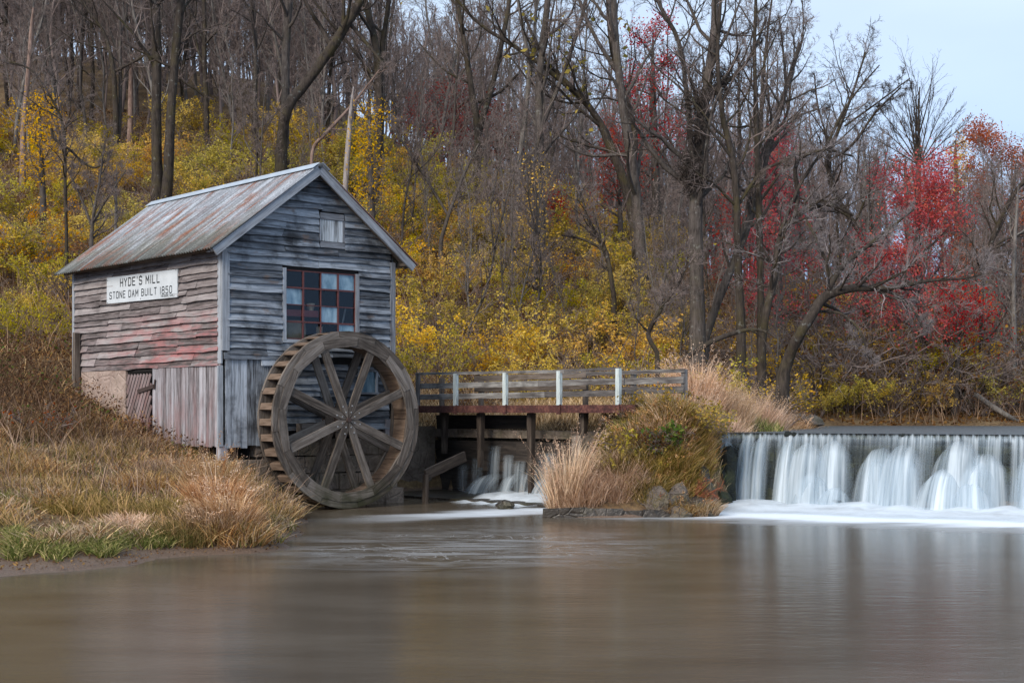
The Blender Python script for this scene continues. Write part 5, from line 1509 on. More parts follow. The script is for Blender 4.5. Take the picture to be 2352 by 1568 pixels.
# ------------------------------------------------------------------ coloured trees
def maple(label, px, Y, ytop, ybot, halfw, leaf, nl, seed, base=None, size=(.11, .19), name="maple_tree", skew=0.0, dens=9):
    """leafy tree whose crown spans ytop..ybot (picture heights) and halfw either side of px at distance Y"""
    g = np.random.default_rng(3000 + seed)
    b = P(px, HY, Y); gz = float(ground_z(b[0], Y)[0])
    root = empty(name, (b[0], Y, gz))
    zt = CH - (ytop - HY) / F * Y - gz; zb = CH - (ybot - HY) / F * Y - gz; hw = halfw / F * Y
    st = resample([(0, 0, -.2, .02 * zt + .05), (.1 * hw, .1, zb * .5, .016 * zt + .04), (skew * hw * .5, 0, (zb + zt) / 2, .010 * zt + .02), (skew * hw, 0, zt * .97, .01)], 20)
    z0 = max(.08, zb / zt - .1)
    lv = [dict(K=22, t0=z0, t1=.99, ang=(1.1, .2), lf=(hw / zt * 1.3, hw / zt * 2.2), up=.055, wob=.12, n=7, rf=.5, taperL=.62),
          dict(K=dens, t0=.2, ang=(.7, .2), lf=(.35, .6), up=.06, wob=.18, n=5, rmin=.006), dict(K=5, t0=.2, ang=(.7, .25), lf=(.4, .7), up=.02, wob=.2, n=4, rmin=.005)]
    build_tree(root, [(st[:, :3], st[:, 3])], g, M_BARK, M_TWIG, lv, leaf, int(nl * .85), (size[0] * .72, size[1] * .72), None, 7, None, .30)
    tag(root, label, "tree", "coloured autumn trees")
    return root
maple("large scarlet maple glowing behind the arching tree's pale twigs", 2115, 58, 385, 790, 125, M_LEAFR, 15000, 1, skew=-.1)
maple("low scarlet branchy maple spreading just below the large scarlet one", 2190, 56, 690, 800, 95, M_LEAFR, 2600, 2, skew=.2)
maple("narrow red maple between the snapped top tree and the hooked limb tree", 1785, 60, 315, 700, 65, M_LEAFR, 6000, 3)
maple("tall thin crimson maple high behind the vine wrapped trunk", 1500, 74, 40, 360, 80, M_LEAFR, 4200, 4, size=(.14, .22))
maple("red maple showing between the trunks right of the arching limbs", 1420, 69, 290, 480, 60, M_LEAFR, 2300, 5)
maple("small bright crimson bush high on the slope above the footbridge", 1273, 66, 435, 490, 24, M_LEAFR, 700, 6, name="maple_shrub")
maple("big orange red tree filling the frame's right edge", 2325, 84, 318, 700, 140, M_LEAFRO, 26000, 7, size=(.15, .24))
maple("dull rust red tree behind the large scarlet maple's right side", 2215, 92, 430, 760, 70, M_LEAFDR, 5000, 8, size=(.15, .24))
maple("small golden topped tree on the far skyline at the right", 2195, 120, 312, 420, 40, M_LEAFG, 1500, 9, size=(.2, .3))
maple("pale orange tree low on the skyline under the fan crowned tree", 2080, 110, 350, 460, 55, M_LEAFRO, 1600, 10, size=(.18, .28))
maple("dull wine red tree on the far slope right of the mill's gable", 1005, 78, 210, 430, 75, M_LEAFDR, 3600, 11, size=(.16, .25))
maple("brownish red tree far up the hill behind the straight brown trunk", 1140, 80, 250, 400, 60, M_LEAFDR, 1500, 12, size=(.16, .25))
maple("scarlet maple low between the upright trunks behind the islet", 1690, 64, 480, 680, 50, M_LEAFR, 2600, 13)
maple("golden leaved sapling beside the bleached snag", 850, 56, 235, 420, 36, M_LEAFG, 1500, 14, name="sapling", size=(.10, .17))
maple("golden orange sapling at the upper left thicket", 92, 58, 225, 380, 48, M_LEAFG, 2000, 15, name="sapling", size=(.10, .17))
maple("yellow spotted sapling between two grey trunks above the bridge", 1130 + 95, 55, 380, 640, 50, M_LEAFY, 900, 16, name="sapling", size=(.11, .18))

# ------------------------------------------------------------------ the wood on the hill
def forest_variant(seed, H, r0, fork, twigs):
    g = np.random.default_rng(500 + seed)
    pts = [(0, 0, -.3, r0 * 1.3), (0, 0, .4, r0)]
    x = y = 0
    for k in range(1, 9):
        x += g.normal(0, .16); y += g.normal(0, .16)
        pts.append((x, y, H * k / 8, r0 * (1 - .85 * (k / 8)) + .012))
    st = resample(pts, 24)
    stems = [(st[:, :3], st[:, 3])]
    for f in range(fork):
        i = int(g.integers(6, 13)); a = g.uniform(0, 6.28); l = H * g.uniform(.4, .55)
        b = st[i, :3]; d = np.array([math.cos(a) * .35, math.sin(a) * .35, 1.0])
        pp = [(b[0], b[1], b[2], st[i, 3] * .75)]
        for k in range(1, 5):
            q = b + d * l * k / 4 + np.array([math.cos(a), math.sin(a), 0]) * .5 * math.sin(k) + g.normal(0, .15, 3); pp.append((q[0], q[1], q[2], st[i, 3] * .75 * (1 - .8 * k / 4) + .01))
        s = resample(pp, 24); stems.append((s[:, :3], s[:, 3]))
    lv = [dict(K=22 if not fork else 13, t0=.16, t1=.99, ang=(.7, .22), lf=(.13, .30), up=.10, wob=.15, n=7, rf=.5, taperL=.35),
          dict(K=7, t0=.12, ang=(.7, .25), lf=(.3, .6), up=.07, wob=.2, n=5, rmin=.009),
          dict(K=5, t0=.12, ang=(.7, .25), lf=(.35, .65), up=.05, wob=.2, n=4, rmin=.008),
          dict(K=twigs, t0=.2, ang=(.7, .25), lf=(.4, .7), up=.03, wob=.2, n=3, rmin=.007)]
    root = empty("bare_tree")
    build_tree(root, stems, g, (M_BARK, M_BARKD, M_BARKP, M_BARK)[seed % 4], M_TWIG, lv, sides=7)
    return root, H
VAR = [forest_variant(0, 17, .12, 0, 4), forest_variant(1, 19, .14, 1, 4), forest_variant(2, 15, .09, 0, 4), forest_variant(3, 18, .13, 2, 3), forest_variant(4, 13, .08, 1, 4), forest_variant(5, 16, .12, 2, 3), forest_variant(6, 10, .06, 0, 4)]
def copy_tree(o, parent=None):
    c = o.copy(); link(c)
    c.parent = parent
    for ch in list(o.children): copy_tree(ch, c)
    return c
def zone(px):
    for lim, s in ((172, "left of the mill"), (420, "above the long mill roof"), (720, "behind the mill's roof ridge"), (960, "right of the mill's gable peak"), (1200, "above the footbridge's left half"), (1470, "above the footbridge's right half"), (1780, "behind the grassy islet"), (2060, "beyond the waterfall's left half")):
        if px < lim: return s
    return "beyond the waterfall's right half"
def silhouette(px):
    return float(np.interp(px, [0, 1700, 1800, 1900, 2000, 2100, 2200, 2360], [-900, -600, 60, 250, 340, 390, 410, 380]))
KIND = ["tall bare tree", "tall forked bare tree", "slim bare tree", "bare tree with three stems", "thin forked bare tree", "spreading bare tree", "bare sapling"]
fr = np.random.default_rng(77)
used = [False] * len(VAR)
placed = []
tries = 0
want = 225
while len(placed) < want and tries < 9000:
    tries += 1
    px = fr.uniform(-150, 2480) if fr.random() < .68 else fr.uniform(-120, 760)
    Y = 50 + 62 * fr.random() ** 1.15
    if px > 1480: Y = max(Y, 60 + 20 * fr.random())
    elif px > 540: Y = max(Y, 71 + 8 * fr.random())
    if px < 540: Y = max(Y, 70 + 6 * fr.random())
    X = (px - CX) / F * Y
    if any((X - q[0]) ** 2 + (Y - q[1]) ** 2 < (2.1 if Y < 75 else 1.5) ** 2 for q in placed): continue
    z = float(ground_z(X, Y)[0])
    k = int(fr.choice(7, p=[.11, .09, .24, .07, .21, .09, .19]))
    sil = silhouette(px) + fr.uniform(-30, 60)
    if px > 700 and fr.random() < .45: sil = max(sil, float(np.interp(px, [700, 850, 1000, 1300, 1700, 1800], [-300, 40, 190, 270, 330, 330])) + fr.uniform(-70, 70))
    top = CH - (sil - HY) / F * Y
    sc = fr.uniform(.8, 1.15)
    if (z + VAR[k][1] * sc) > top: sc = (top - z) / VAR[k][1]
    if sc < .3: continue
    placed.append((X, Y))
    r = VAR[k][0] if not used[k] else copy_tree(VAR[k][0])
    used[k] = True
    r.location = (X, Y, z); r.rotation_euler = (fr.normal(0, .04), fr.normal(0, .05), fr.uniform(0, 6.28)); r.scale = (sc, sc, sc)
    r["_z"] = zone(px); r["_k"] = KIND[k]
    tag(r, "%s on %s slope %s" % (KIND[k], "lower" if Y < 66 else ("middle" if Y < 88 else "far"), zone(px)), "tree", TG)
    del r["_z"]; del r["_k"]
print("forest", len(placed))

n_ = 0
while n_ < 46:                                        # young bare trees in front of the shrubs
    px = fr.uniform(560, 1800); Y = fr.uniform(49, 66)
    X = (px - CX) / F * Y
    lx = (np.array([X, Y, 0]) - C0) @ U; ly = (np.array([X, Y, 0]) - C0) @ Vv
    if -1.5 < lx < 7.2 and ly < 10.2: continue
    if px < 960 and Y < 57: continue
    k = int(fr.choice([6, 4, 2])); sc = fr.uniform(.38, .75) * (10.0 / VAR[k][1]) ** .6
    r = copy_tree(VAR[k][0]); r.location = (X, Y, float(ground_z(X, Y)[0])); r.rotation_euler = (fr.normal(0, .07), fr.normal(0, .09), fr.uniform(0, 6.28)); r.scale = (sc, sc, sc)
    tag(r, "small bare sapling on %s slope %s" % ("lower" if Y < 57 else "middle", zone(px)), "tree", TG); n_ += 1

# the far wood behind: a thicket of stems and twigs nobody could count
def far_wood():
    g = np.random.default_rng(31)
    N = 500; B = []
    while len(B) < N:
        px = g.uniform(-120, 2420) if g.random() < .45 else (g.uniform(-150, 800) if g.random() < .5 else g.uniform(850, 2000)); Y = g.uniform(78, 140)
        X = (px - CX) / F * Y; z = float(ground_z(X, Y)[0])
        sil = max(silhouette(px), float(np.interp(px, [600, 800, 950, 1200, 1700, 1800], [-300, -60, 50, 110, 190, 300]))) + g.uniform(-90, 90)
        H = min(g.uniform(9, 15), CH - (sil - HY) / F * Y - z)
        if H > 2.5: B.append((X, Y, z, H))
    B = np.array(B); n = 12
    Pt = np.empty((N, n, 3)); wob = np.cumsum(g.normal(0, .12, (N, n, 2)), axis=1)
    t = np.linspace(0, 1, n)
    Pt[:, :, 0] = B[:, None, 0] + wob[:, :, 0]; Pt[:, :, 1] = B[:, None, 1] + wob[:, :, 1]; Pt[:, :, 2] = B[:, None, 2] - .2 + t * B[:, None, 3]
    Ra = (.010 * B[:, 3] * g.uniform(.5, 1.2, N))[:, None] * (1 - .85 * t)[None, :] + .01
    l1 = spawn(g, Pt, Ra, 18, t0=.15, ang=(.7, .2), lf=(.15, .34), up=.09, wob=.15, n=6, rf=.5, rmin=.014, taperL=.4)
    l2 = spawn(g, *l1, 7, t0=.1, ang=(.7, .25), lf=(.35, .65), up=.06, wob=.18, n=4, rmin=.012)
    l3 = spawn(g, *l2, 3, t0=.15, ang=(.7, .25), lf=(.4, .7), up=.03, wob=.18, n=3, rmin=.010)
    v, q, r = join([tubes([(Pt, Ra), l1], 4, seed=1), tubes([l2, l3], 3, seed=2)])
    o = mobj("far_wood", raw_mesh("far_wood", v, quads=q, rnd=r, smooth=True), m_twig("mauve far twigs", (.12, .092, .085), (.30, .235, .215)))
    tag(o, "far mauve brown wood of bare stems along the top of the hill", "wood", None, "stuff")
far_wood()

# ------------------------------------------------------------------ shrubs
def shrub_variant(seed, leaf, nl, H, spread, nst=11, size=(.06, .12), twig=None):
    g = np.random.default_rng(700 + seed)
    root = empty("shrub")
    a = g.uniform(0, 6.28, nst); ln = H * g.uniform(.75, 1.15, nst)
    n = 8; Pt = np.empty((nst, n, 3))
    Pt[:, 0] = np.stack([.15 * np.cos(a), .15 * np.sin(a), np.full(nst, -.08)], 1)
    d = unit(np.stack([np.cos(a) * spread * g.uniform(.2, .8, nst), np.sin(a) * spread * g.uniform(.2, .8, nst), np.ones(nst)], 1))
    for k in range(1, n):
        d = unit(d + .10 * g.standard_normal((nst, 3)) + np.stack([np.cos(a) * .09 * spread, np.sin(a) * .09 * spread, np.full(nst, -.045)], 1))
        Pt[:, k] = Pt[:, k - 1] + d * (ln / (n - 1))[:, None]
    Ra = np.linspace(.022, .006, n)[None, :] * g.uniform(.7, 1.3, (nst, 1))
    b1 = spawn(g, Pt, Ra, 9, t0=.2, ang=(.8, .25), lf=(.22, .5), up=.03, wob=.18, n=5, rmin=.006)
    b2 = spawn(g, *b1, 5, t0=.15, ang=(.8, .25), lf=(.35, .7), up=0, wob=.2, n=4, rmin=.005, lmin=.12)
    v, q, r = join([tubes([(Pt, Ra)], 4, seed=1), tubes([b1, b2], 3, seed=2)])
    mobj("stems", raw_mesh("stems", v, quads=q, rnd=r, smooth=True), twig or M_TWIG, root)
    if nl:
        src = b2[0]; pk = g.integers(0, len(src), nl); j = g.integers(1, 4, nl)
        c = src[pk, j] + g.normal(0, .06, (nl, 3))
        sh = np.clip(.5 * g.random(nl) + .5 * g.random(len(src))[pk] + .12 * np.sin(2.2 * c[:, 0] + c[:, 2] * 1.7), 0, 1)
        v, q, r = leaves(g, c, size, rnd=sh)
        mobj("foliage", raw_mesh("foliage", v, quads=q, rnd=r), leaf, root)
    return root
SHV = [(shrub_variant(0, M_LEAFY, 3300, 2.3, .8), "bright yellow leaved shrub"), (shrub_variant(1, M_LEAFY, 2500, 2.8, .7), "tall yellow leaved shrub"),
       (shrub_variant(2, M_LEAFO, 3200, 2.2, .9), "olive yellow shrub"), (shrub_variant(3, M_LEAFO, 2100, 2.7, .7), "tall thin olive shrub"),
       (shrub_variant(4, M_LEAFB, 1100, 1.9, 1.0), "brown leaved shrub"), (shrub_variant(5, M_LEAFG, 1300, 2.0, .8), "orange gold shrub"),
       (shrub_variant(6, M_LEAFY, 650, 2.3, 1.0, 14), "sparse yellow speckled shrub"), (shrub_variant(7, M_LEAFB, 220, 2.2, 1.1, 16), "nearly bare twiggy shrub")]
sused = [False] * len(SHV)
SHG = "shrubs of the hillside undergrowth"
def put_shrub(k, X, Y, sc, label=None):
    z = float(ground_z(X, Y)[0])
    r = SHV[k][0] if not sused[k] else copy_tree(SHV[k][0])
    sused[k] = True
    r.location = (X, Y, z - .05); r.rotation_euler = (0, 0, fr.uniform(0, 6.28)); r.scale = (sc * fr.uniform(.9, 1.2), sc * fr.uniform(.9, 1.2), sc)
    px = CX + X / Y * F
    tag(r, label or "%s on %s slope %s" % (SHV[k][1], "lower" if Y < 56 else ("middle" if Y < 64 else "upper"), zone(px)), "shrub", SHG)
    return r
sp = []
tries = 0
while len(sp) < 270 and tries < 30000:
    tries += 1
    px = fr.uniform(-120, 2460) if fr.random() < .72 else fr.uniform(900, 1500)
    if px < 172: Y = fr.uniform(47, 74)
    elif px < 960: Y = fr.uniform(54, 76)
    elif px < 1480: Y = 45.5 + 29 * fr.random() ** 1.25
    elif px < 1780: Y = fr.uniform(45, 64)
    else: Y = fr.uniform(55.5, 70)
    X = (px - CX) / F * Y
    if px > 1480 and fr.random() < .45: continue
    if px < 172 and Y < 50 and fr.random() < .5: continue
    if any((X - q[0]) ** 2 + (Y - q[1]) ** 2 < 1.15 ** 2 for q in sp): continue
    lx = (np.array([X, Y, 0]) - C0) @ U; ly = (np.array([X, Y, 0]) - C0) @ Vv
    if -1.5 < lx < 7.2 and -2 < ly < 10.2: continue
    pr = [.14, .10, .14, .10, .13, .05, .17, .17]
    if px < 500: pr = [.12, .06, .24, .2, .16, .08, .06, .08]
    if px > 1480: pr = [.07, .05, .12, .12, .2, .04, .14, .26]
    if Y > 66: pr = [.08, .08, .24, .26, .06, .04, .12, .12]
    k = int(fr.choice(8, p=np.array(pr) / sum(pr)))
    sp.append((X, Y))
    put_shrub(k, X, Y, fr.uniform(.75, 1.2))
print("shrubs", len(sp))
for X, Y, k, sc in ((3.0, 44.0, 6, .7), (1.0, 44.6, 0, .7), (-1.2, 43.6, 4, .7), (5.2, 42.6, 6, .8), (7.0, 44.5, 7, .8), (-13.6, 45.5, 4, .6), (-15.4, 46.2, 3, .7), (-17, 47.0, 2, .7)):
    put_shrub(k, X, Y, sc)

for k in range(26):                                   # tall bare thickets behind the pond
    px = 1790 + 640 * (k + fr.random()) / 26; Y = fr.uniform(56.5, 72)
    put_shrub(7, (px - CX) / F * Y, Y, fr.uniform(1.3, 2.3), "twiggy thicket %s far shore %s" % ("near the" if Y < 63 else "well behind the", zone(px)))

# ------------------------------------------------------------------ ground cover
M_OLIVEGR = m_leaf("olive and orange weeds", [(0, (.07, .055, .018)), (.4, (.21, .17, .05)), (.75, (.44, .31, .12)), (1, (.60, .40, .19))], .35)
def scatter(n, xr, yr, test=None, g=HG):
    x = g.uniform(*xr, n); y = g.uniform(*yr, n)
    if test is not None:
        k = test(x, y); x, y = x[k], y[k]
    return np.column_stack([x, y, ground_z(x, y)])
def in_mill(x, y, m=0.0):
    lx = (x - C0[0]) * U[0] + (y - C0[1]) * U[1]; ly = (x - C0[0]) * Vv[0] + (y - C0[1]) * Vv[1]
    return (lx > -m) & (lx < MW + m) & (ly > -m - .2) & (ly < MLEN + m)
def stuff(name, parts, m, label, cat):
    v, f, r = join(parts)
    fs = dict(tris=f) if f.shape[1] == 3 else dict(quads=f)
    o = mobj(name, raw_mesh(name, v, rnd=r, **fs), m)
    tag(o, label, cat, None, "stuff"); return o
def pxof(x, y, z): return CX + x / y * F, HY - (z - CH) / y * F
# leaf litter over the wooded slope
b = scatter(90000, (-34, 34), (43, 84), lambda x, y: (np.abs(x) < .42 * y) & ~in_mill(x, y, .2) & ~((x > 6) & (y < 54.3)))
b[:, 2] += .03
stuff("leaf_litter", [leaves(HG, b, (.10, .2), .1)], M_LEAFB, "brown fallen leaves covering the wooded slope", "leaf litter")
# thin brown stems everywhere between the shrubs
b = scatter(34000, (-30, 32), (43.5, 80), lambda x, y: (np.abs(x) < .42 * y) & ~in_mill(x, y, .3) & ~((x > 6) & (y < 54.4)))
stuff("undergrowth", [blades(HG, b, HG.uniform(.5, 1.9, len(b)), HG.uniform(.012, .024, len(b)), .35, .6)], M_HILLBRUSH, "tangled brown stems of the hillside undergrowth", "undergrowth")

# the left bank: meadow of straw grass, green fringe, brush on the slope
def bank(x, y):
    z = ground_z(x, y)
    return (z > np.where(x / y < -.215, .20, .08)) & ~in_mill(x, y, .02)
def path_mask(x, y):
    px, py = pxof(x, y, ground_z(x, y))
    return np.exp(-((py - (1225 - .13 * px)) / 34.0) ** 2) * (px < 430)
g = HG
b = scatter(120000, (-14.5, -3.6), (21, 36.5), bank)
pm = path_mask(b[:, 0], b[:, 1])
n1 = np.sin(b[:, 0] * 2.1 + 1.3 * np.sin(b[:, 1] * 1.7)) * np.sin(b[:, 1] * 2.6 + .7) + .5 * np.sin(b[:, 0] * 5.3) * np.sin(b[:, 1] * 4.9)
keep = g.random(len(b)) < np.clip(.75 + .35 * n1 - .9 * pm, .04, 1)
b, n1, pm = b[keep], n1[keep], pm[keep]
green = g.random(len(b)) < np.clip(.36 - .45 * n1 - .25 * pm, .05, .8)
rust = ~green & (g.random(len(b)) < np.clip(.30 + .5 * np.sin(b[:, 0] * 1.3 + 2) * np.sin(b[:, 1] * 1.1), .03, .75))
h = g.uniform(.12, .34, len(b)) * (1 + .55 * n1) * (1 - .55 * pm)
stuff("russet_grass", [blades(g, b[rust], np.maximum(h[rust] * 1.1, .08), g.uniform(.012, .028, rust.sum()), .75, 1.1)], M_RUSSET, "rust orange dead grass patches in the left bank's straw", "grass")
straw = ~green & ~rust
stuff("dry_grass", [blades(g, b[straw], np.maximum(h[straw], .08), g.uniform(.012, .028, straw.sum()), .7, 1.1)], M_DRY, "straw coloured dry grass over the left river bank", "grass")
stuff("green_grass", [blades(g, b[green], np.maximum(h[green] * .8, .08), g.uniform(.012, .024, green.sum()), .5, .8)], M_GRASS, "green grass growing through the straw on the left bank", "grass")
b = scatter(60000, (-8.5, -3.8), (21, 26.5), lambda x, y: (ground_z(x, y) > .1))
px, py = pxof(b[:, 0], b[:, 1], b[:, 2])
edge = np.interp(px, [0, 150, 300, 420, 460], [1268, 1262, 1250, 1245, 1240])
k = (px > 15) & (px < 470) & (np.abs(py - edge + 6) < 26 + 12 * np.sin(px / 17.0) + 6 * np.sin(px / 5.1)) & (g.random(len(b)) < .62 + .35 * np.sin(px / 29.0))
b = b[k]
stuff("grass_fringe", [blades(g, b, g.uniform(.10, .26, len(b)), g.uniform(.012, .022, len(b)), .8, 1.1)], M_GRASS, "bright green grass fringe along the muddy water's edge", "grass")
b = scatter(34000, (-24, -6.5), (33, 44.5), lambda x, y: ~in_mill(x, y, .1) & (x < -.19 * y))
mlx = -((b[:, 0] - C0[0]) * U[0] + (b[:, 1] - C0[1]) * U[1])
bh = np.clip(.25 + mlx / 3.5, .25, 1.0)
stuff("bank_brush", [blades(g, b, bh * g.uniform(.3, 1.0, len(b)), g.uniform(.010, .02, len(b)), .6, 1.0)], M_BRUSH, "dark tangled dead weeds on the slope left of the mill", "undergrowth")
b = scatter(2600, (-24, -6.5), (33, 44.5), lambda x, y: ~in_mill(x, y, .1) & (x < -.19 * y))
stuff("bank_straw", [blades(g, b, g.uniform(.3, .8, len(b)), g.uniform(.010, .018, len(b)), .7, 1.1)], M_RUSSET, "loose russet grass among the dead weeds on the slope", "grass")
b = scatter(16000, (-24, -6.5), (34, 46.5), lambda x, y: ~in_mill(x, y, .1) & (x < -.19 * y))
b[:, 2] += g.uniform(.02, .7, len(b))
M_WEEDB = m_leaf("dark dead leaves", [(0, (.045, .022, .014)), (.6, (.13, .07, .04)), (1, (.26, .15, .06))])
stuff("weed_leaves", [leaves(g, b, (.05, .11))], M_WEEDB, "small brown leaves clinging to the weeds left of the mill", "leaves")
b = scatter(5000, (-24, -6.5), (34, 46.5), lambda x, y: ~in_mill(x, y, .1) & (x < -.19 * y) & (np.sin(x * 1.1) * np.sin(y * 1.4) > .1))
b[:, 2] += g.uniform(.02, .5, len(b))
stuff("green_weeds", [leaves(g, b, (.06, .12))], M_LEAFGR, "low green weeds among the dead brush left of the mill", "weeds")

def tussock(name, label, px, py, Y, n, H, spread, m, seed, wid=(.010, .018), lean=.35, droop=.75, cat="grass clump", plume=0, group=None, pm=None):
    g = np.random.default_rng(4000 + seed)
    p = P(px, py, Y) if Y else ground_hit(px, py, 20)
    root = empty(name, p)
    a = g.uniform(0, 6.28, n); r = spread * np.sqrt(g.random(n))
    bs = np.column_stack([r * np.cos(a), r * np.sin(a) * .8, np.zeros(n)])
    gz = ground_z(p[0] + bs[:, 0], p[1] + bs[:, 1]); bs[:, 2] = np.maximum(gz, .0) - p[2] - .03
    az = a + g.normal(0, .8, n)
    h = H * g.uniform(.5, 1.1, n) * (1 - .35 * r / spread)
    v, f, rr = blades(g, bs, h, g.uniform(*wid, n), lean, droop, az)
    mobj("blades", raw_mesh("blades", v, tris=f, rnd=rr), m, root)
    if plume:
        k = g.integers(0, n, plume)
        top = bs[k] + np.column_stack([np.zeros(plume), np.zeros(plume), h[k] * 1.12]) + np.column_stack([np.cos(az[k]), np.sin(az[k]), np.zeros(plume)]) * h[k][:, None] * .35
        v, f, rr = blades(g, bs[k], h[k] * 1.25, np.full(plume, .012), .25, .35, az[k])
        c = np.repeat(v.reshape(-1, 7, 3)[:, 5], 16, axis=0)
        tipv = np.repeat(v.reshape(-1, 7, 3)[:, 6], 16, axis=0); t = g.random(len(c))[:, None]
        lv, lq, lr = leaves(g, c * (1 - t) + tipv * t + g.normal(0, .03, (len(c), 3)), (.03, .06), .4, .35)
        lt = np.concatenate([lq[:, [0, 1, 2]], lq[:, [0, 2, 3]]])
        v, f, rr = join([(v, f, rr), (lv, lt, lr)])
        mobj("plumes", raw_mesh("plumes", v, tris=f, rnd=rr), pm or M_TAN, root)
    tag(root, label, cat, group); return root
TU = "tall grass clumps by the water"
tussock("grass_tussock", "biggest russet tussock overhanging the bank tip next to the wheel", 506, 1226, 26.2, 2600, 1.2, .5, M_RUSSET, 1, lean=.28, droop=.6, plume=40, group=TU)
tussock("grass_tussock", "russet tussock at the water's edge, front of the bank tip", 530, 1252, 25.2, 2000, .95, .45, M_RUSSET, 2, lean=.3, droop=.7, plume=20, group=TU)
tussock("grass_tussock", "straw tussock left of the russet clumps, half green at its foot", 500, 1252, 24.9, 1700, .8, .6, M_DRY, 3, plume=25, group=TU)
tussock("grass_tussock", "reddish tussock right under the wheel's left rim", 508, 1185, 28.4, 1500, 1.0, .4, M_RUSSET, 4, lean=.25, droop=.6, plume=30, group=TU)
tussock("grass_tussock", "green blade tuft between straw and russet tussocks", 430, 1255, 24.4, 1300, .5, .5, M_OLIVEGR, 5, group=TU)
tussock("grass_tussock", "pale straw tussock in front of the mill footing", 520, 1160, 29.5, 1500, .85, .7, M_DRY, 6, plume=30, group=TU)
tussock("grass_tussock", "tan seeding tussock below the mill's near corner", 400, 1120, 31, 1400, .75, .8, M_DRY, 7, plume=40, group=TU, pm=M_RUSSET)
tussock("grass_tussock", "low brown weeds clump beside the cellar door", 345, 1010, None, 900, .7, .6, M_BRUSH, 8, plume=30, group=TU, pm=M_RUSSET)
tussock("grass_tussock", "dark olive weeds clump against the mill's upright boards", 415, 1050, 34, 900, .55, .5, M_GRASS, 9, plume=20, group=TU, pm=M_LEAFB)
tussock("grass_tussock", "green tuft in the middle of the straw meadow", 250, 1160, None, 800, .4, .5, M_GRASS, 10, group=TU)
tussock("grass_tussock", "matted straw hummock in the left meadow", 90, 1130, None, 1500, .45, .9, M_DRY, 11, group=TU)
# islet
tussock("reed_clump", "tall thin tan reed clump at the islet's left tip", 1300, 1172, 33.0, 520, 2.0, .42, M_TAN, 20, (.012, .020), .2, .35, plume=90, group=TU)
tussock("grass_tussock", "drooping tan tussock at the islet's front left corner", 1335, 1165, 33.0, 2000, .95, .65, M_TAN, 21, group=TU)
tussock("grass_tussock", "tan tussock hanging over the islet's front kerb", 1420, 1160, 33.1, 1800, .8, .6, M_TAN, 22, group=TU)
tussock("grass_tussock", "olive and straw tussock on the islet's front slope", 1470, 1110, 34.0, 1600, .8, .7, M_DRY, 23, group=TU)
tussock("grass_tussock", "green brown tussock halfway up the islet", 1440, 1045, 34.8, 1500, .7, .7, M_GRASS, 24, group=TU)
tussock("grass_tussock", "olive tussock under the bridge's right end", 1480, 1010, 35.5, 1700, .8, .8, M_GRASS, 25, group=TU)
tussock("grass_tussock", "straw tussock drooping beside the big falls' left edge", 1568, 1040, 35.4, 1900, 1.0, .5, M_DRY, 26, group=TU)
tussock("grass_tussock", "russet tussock hanging down the islet's right flank", 1590, 1090, 34.8, 1500, .9, .5, M_RUSSET, 27, group=TU)
tussock("grass_tussock", "olive straw tussock in the middle of the islet's flank", 1545, 1050, 34.9, 1700, .85, .7, M_DRY, 35, group=TU)
tussock("plume_grass", "tallest pinkish plume grass behind the bridge's far end", 1600, 950, 38.0, 1900, 1.85, .6, M_TAN, 28, (.010, .018), .25, .5, plume=140, group=TU)
tussock("plume_grass", "broad tan plume grass on top of the islet", 1660, 965, 38.6, 2000, 1.2, .8, M_TAN, 29, (.010, .018), .3, .6, plume=160, group=TU)
tussock("plume_grass", "tan plume grass at the foot of the arching tree", 1730, 975, 41.5, 2200, 1.35, .9, M_TAN, 30, (.010, .018), .3, .6, plume=160, group=TU)
tussock("plume_grass", "straw grass trailing over the dam's left end", 1660, 1000, 37.4, 1900, .9, .5, M_TAN, 31, lean=.5, group=TU)
tussock("plume_grass", "olive tan grass along the pond's near shore", 1790, 975, 44.5, 1800, .9, .9, M_DRY, 32, group=TU, plume=60)
tussock("plume_grass", "low olive grass by the brown shore rock", 1850, 968, 48.2, 1500, .8, .9, M_DRY, 33, group=TU)
tussock("plume_grass", "pink tan grass showing between the bridge's right posts", 1540, 985, 37.0, 1500, .9, .8, M_TAN, 34, group=TU, plume=50)
b = scatter(30000, (.6, 10.5), (32.3, 50), lambda x, y: (ground_z(x, y) > .3) & (x < .21 * y) & ~((x < 2.5) & (y > 34.6)) & ~((x > 5.6) & (y < 40) & (x - 5.2 > (40 - y) * -.1 + 1.0)))
stuff("islet_grass", [blades(g, b, g.uniform(.2, .55, len(b)), g.uniform(.010, .018, len(b)), .5, .9)], M_DRY, "dry grass cover of the islet and pond shore", "grass")
b = scatter(16000, (.6, 9), (33.0, 45), lambda x, y: (ground_z(x, y) > .5) & (x < .19 * y) & ~((x < 2.5) & (y > 34.6)))
stuff("islet_green", [blades(g, b, g.uniform(.15, .45, len(b)), g.uniform(.010, .018, len(b)), .5, .8)], M_GRASS, "green grass and moss mixed on the islet", "grass")
b = scatter(30000, (-4.5, 6.5), (37.5, 47), lambda x, y: ~in_mill(x, y, .6) & (ground_z(x, y) > 1.6))
stuff("race_bank_grass", [blades(g, b, g.uniform(.2, .6, len(b)), g.uniform(.012, .02, len(b)), .4, .8)], M_DRY, "straw grass on the bank behind the footbridge", "grass")
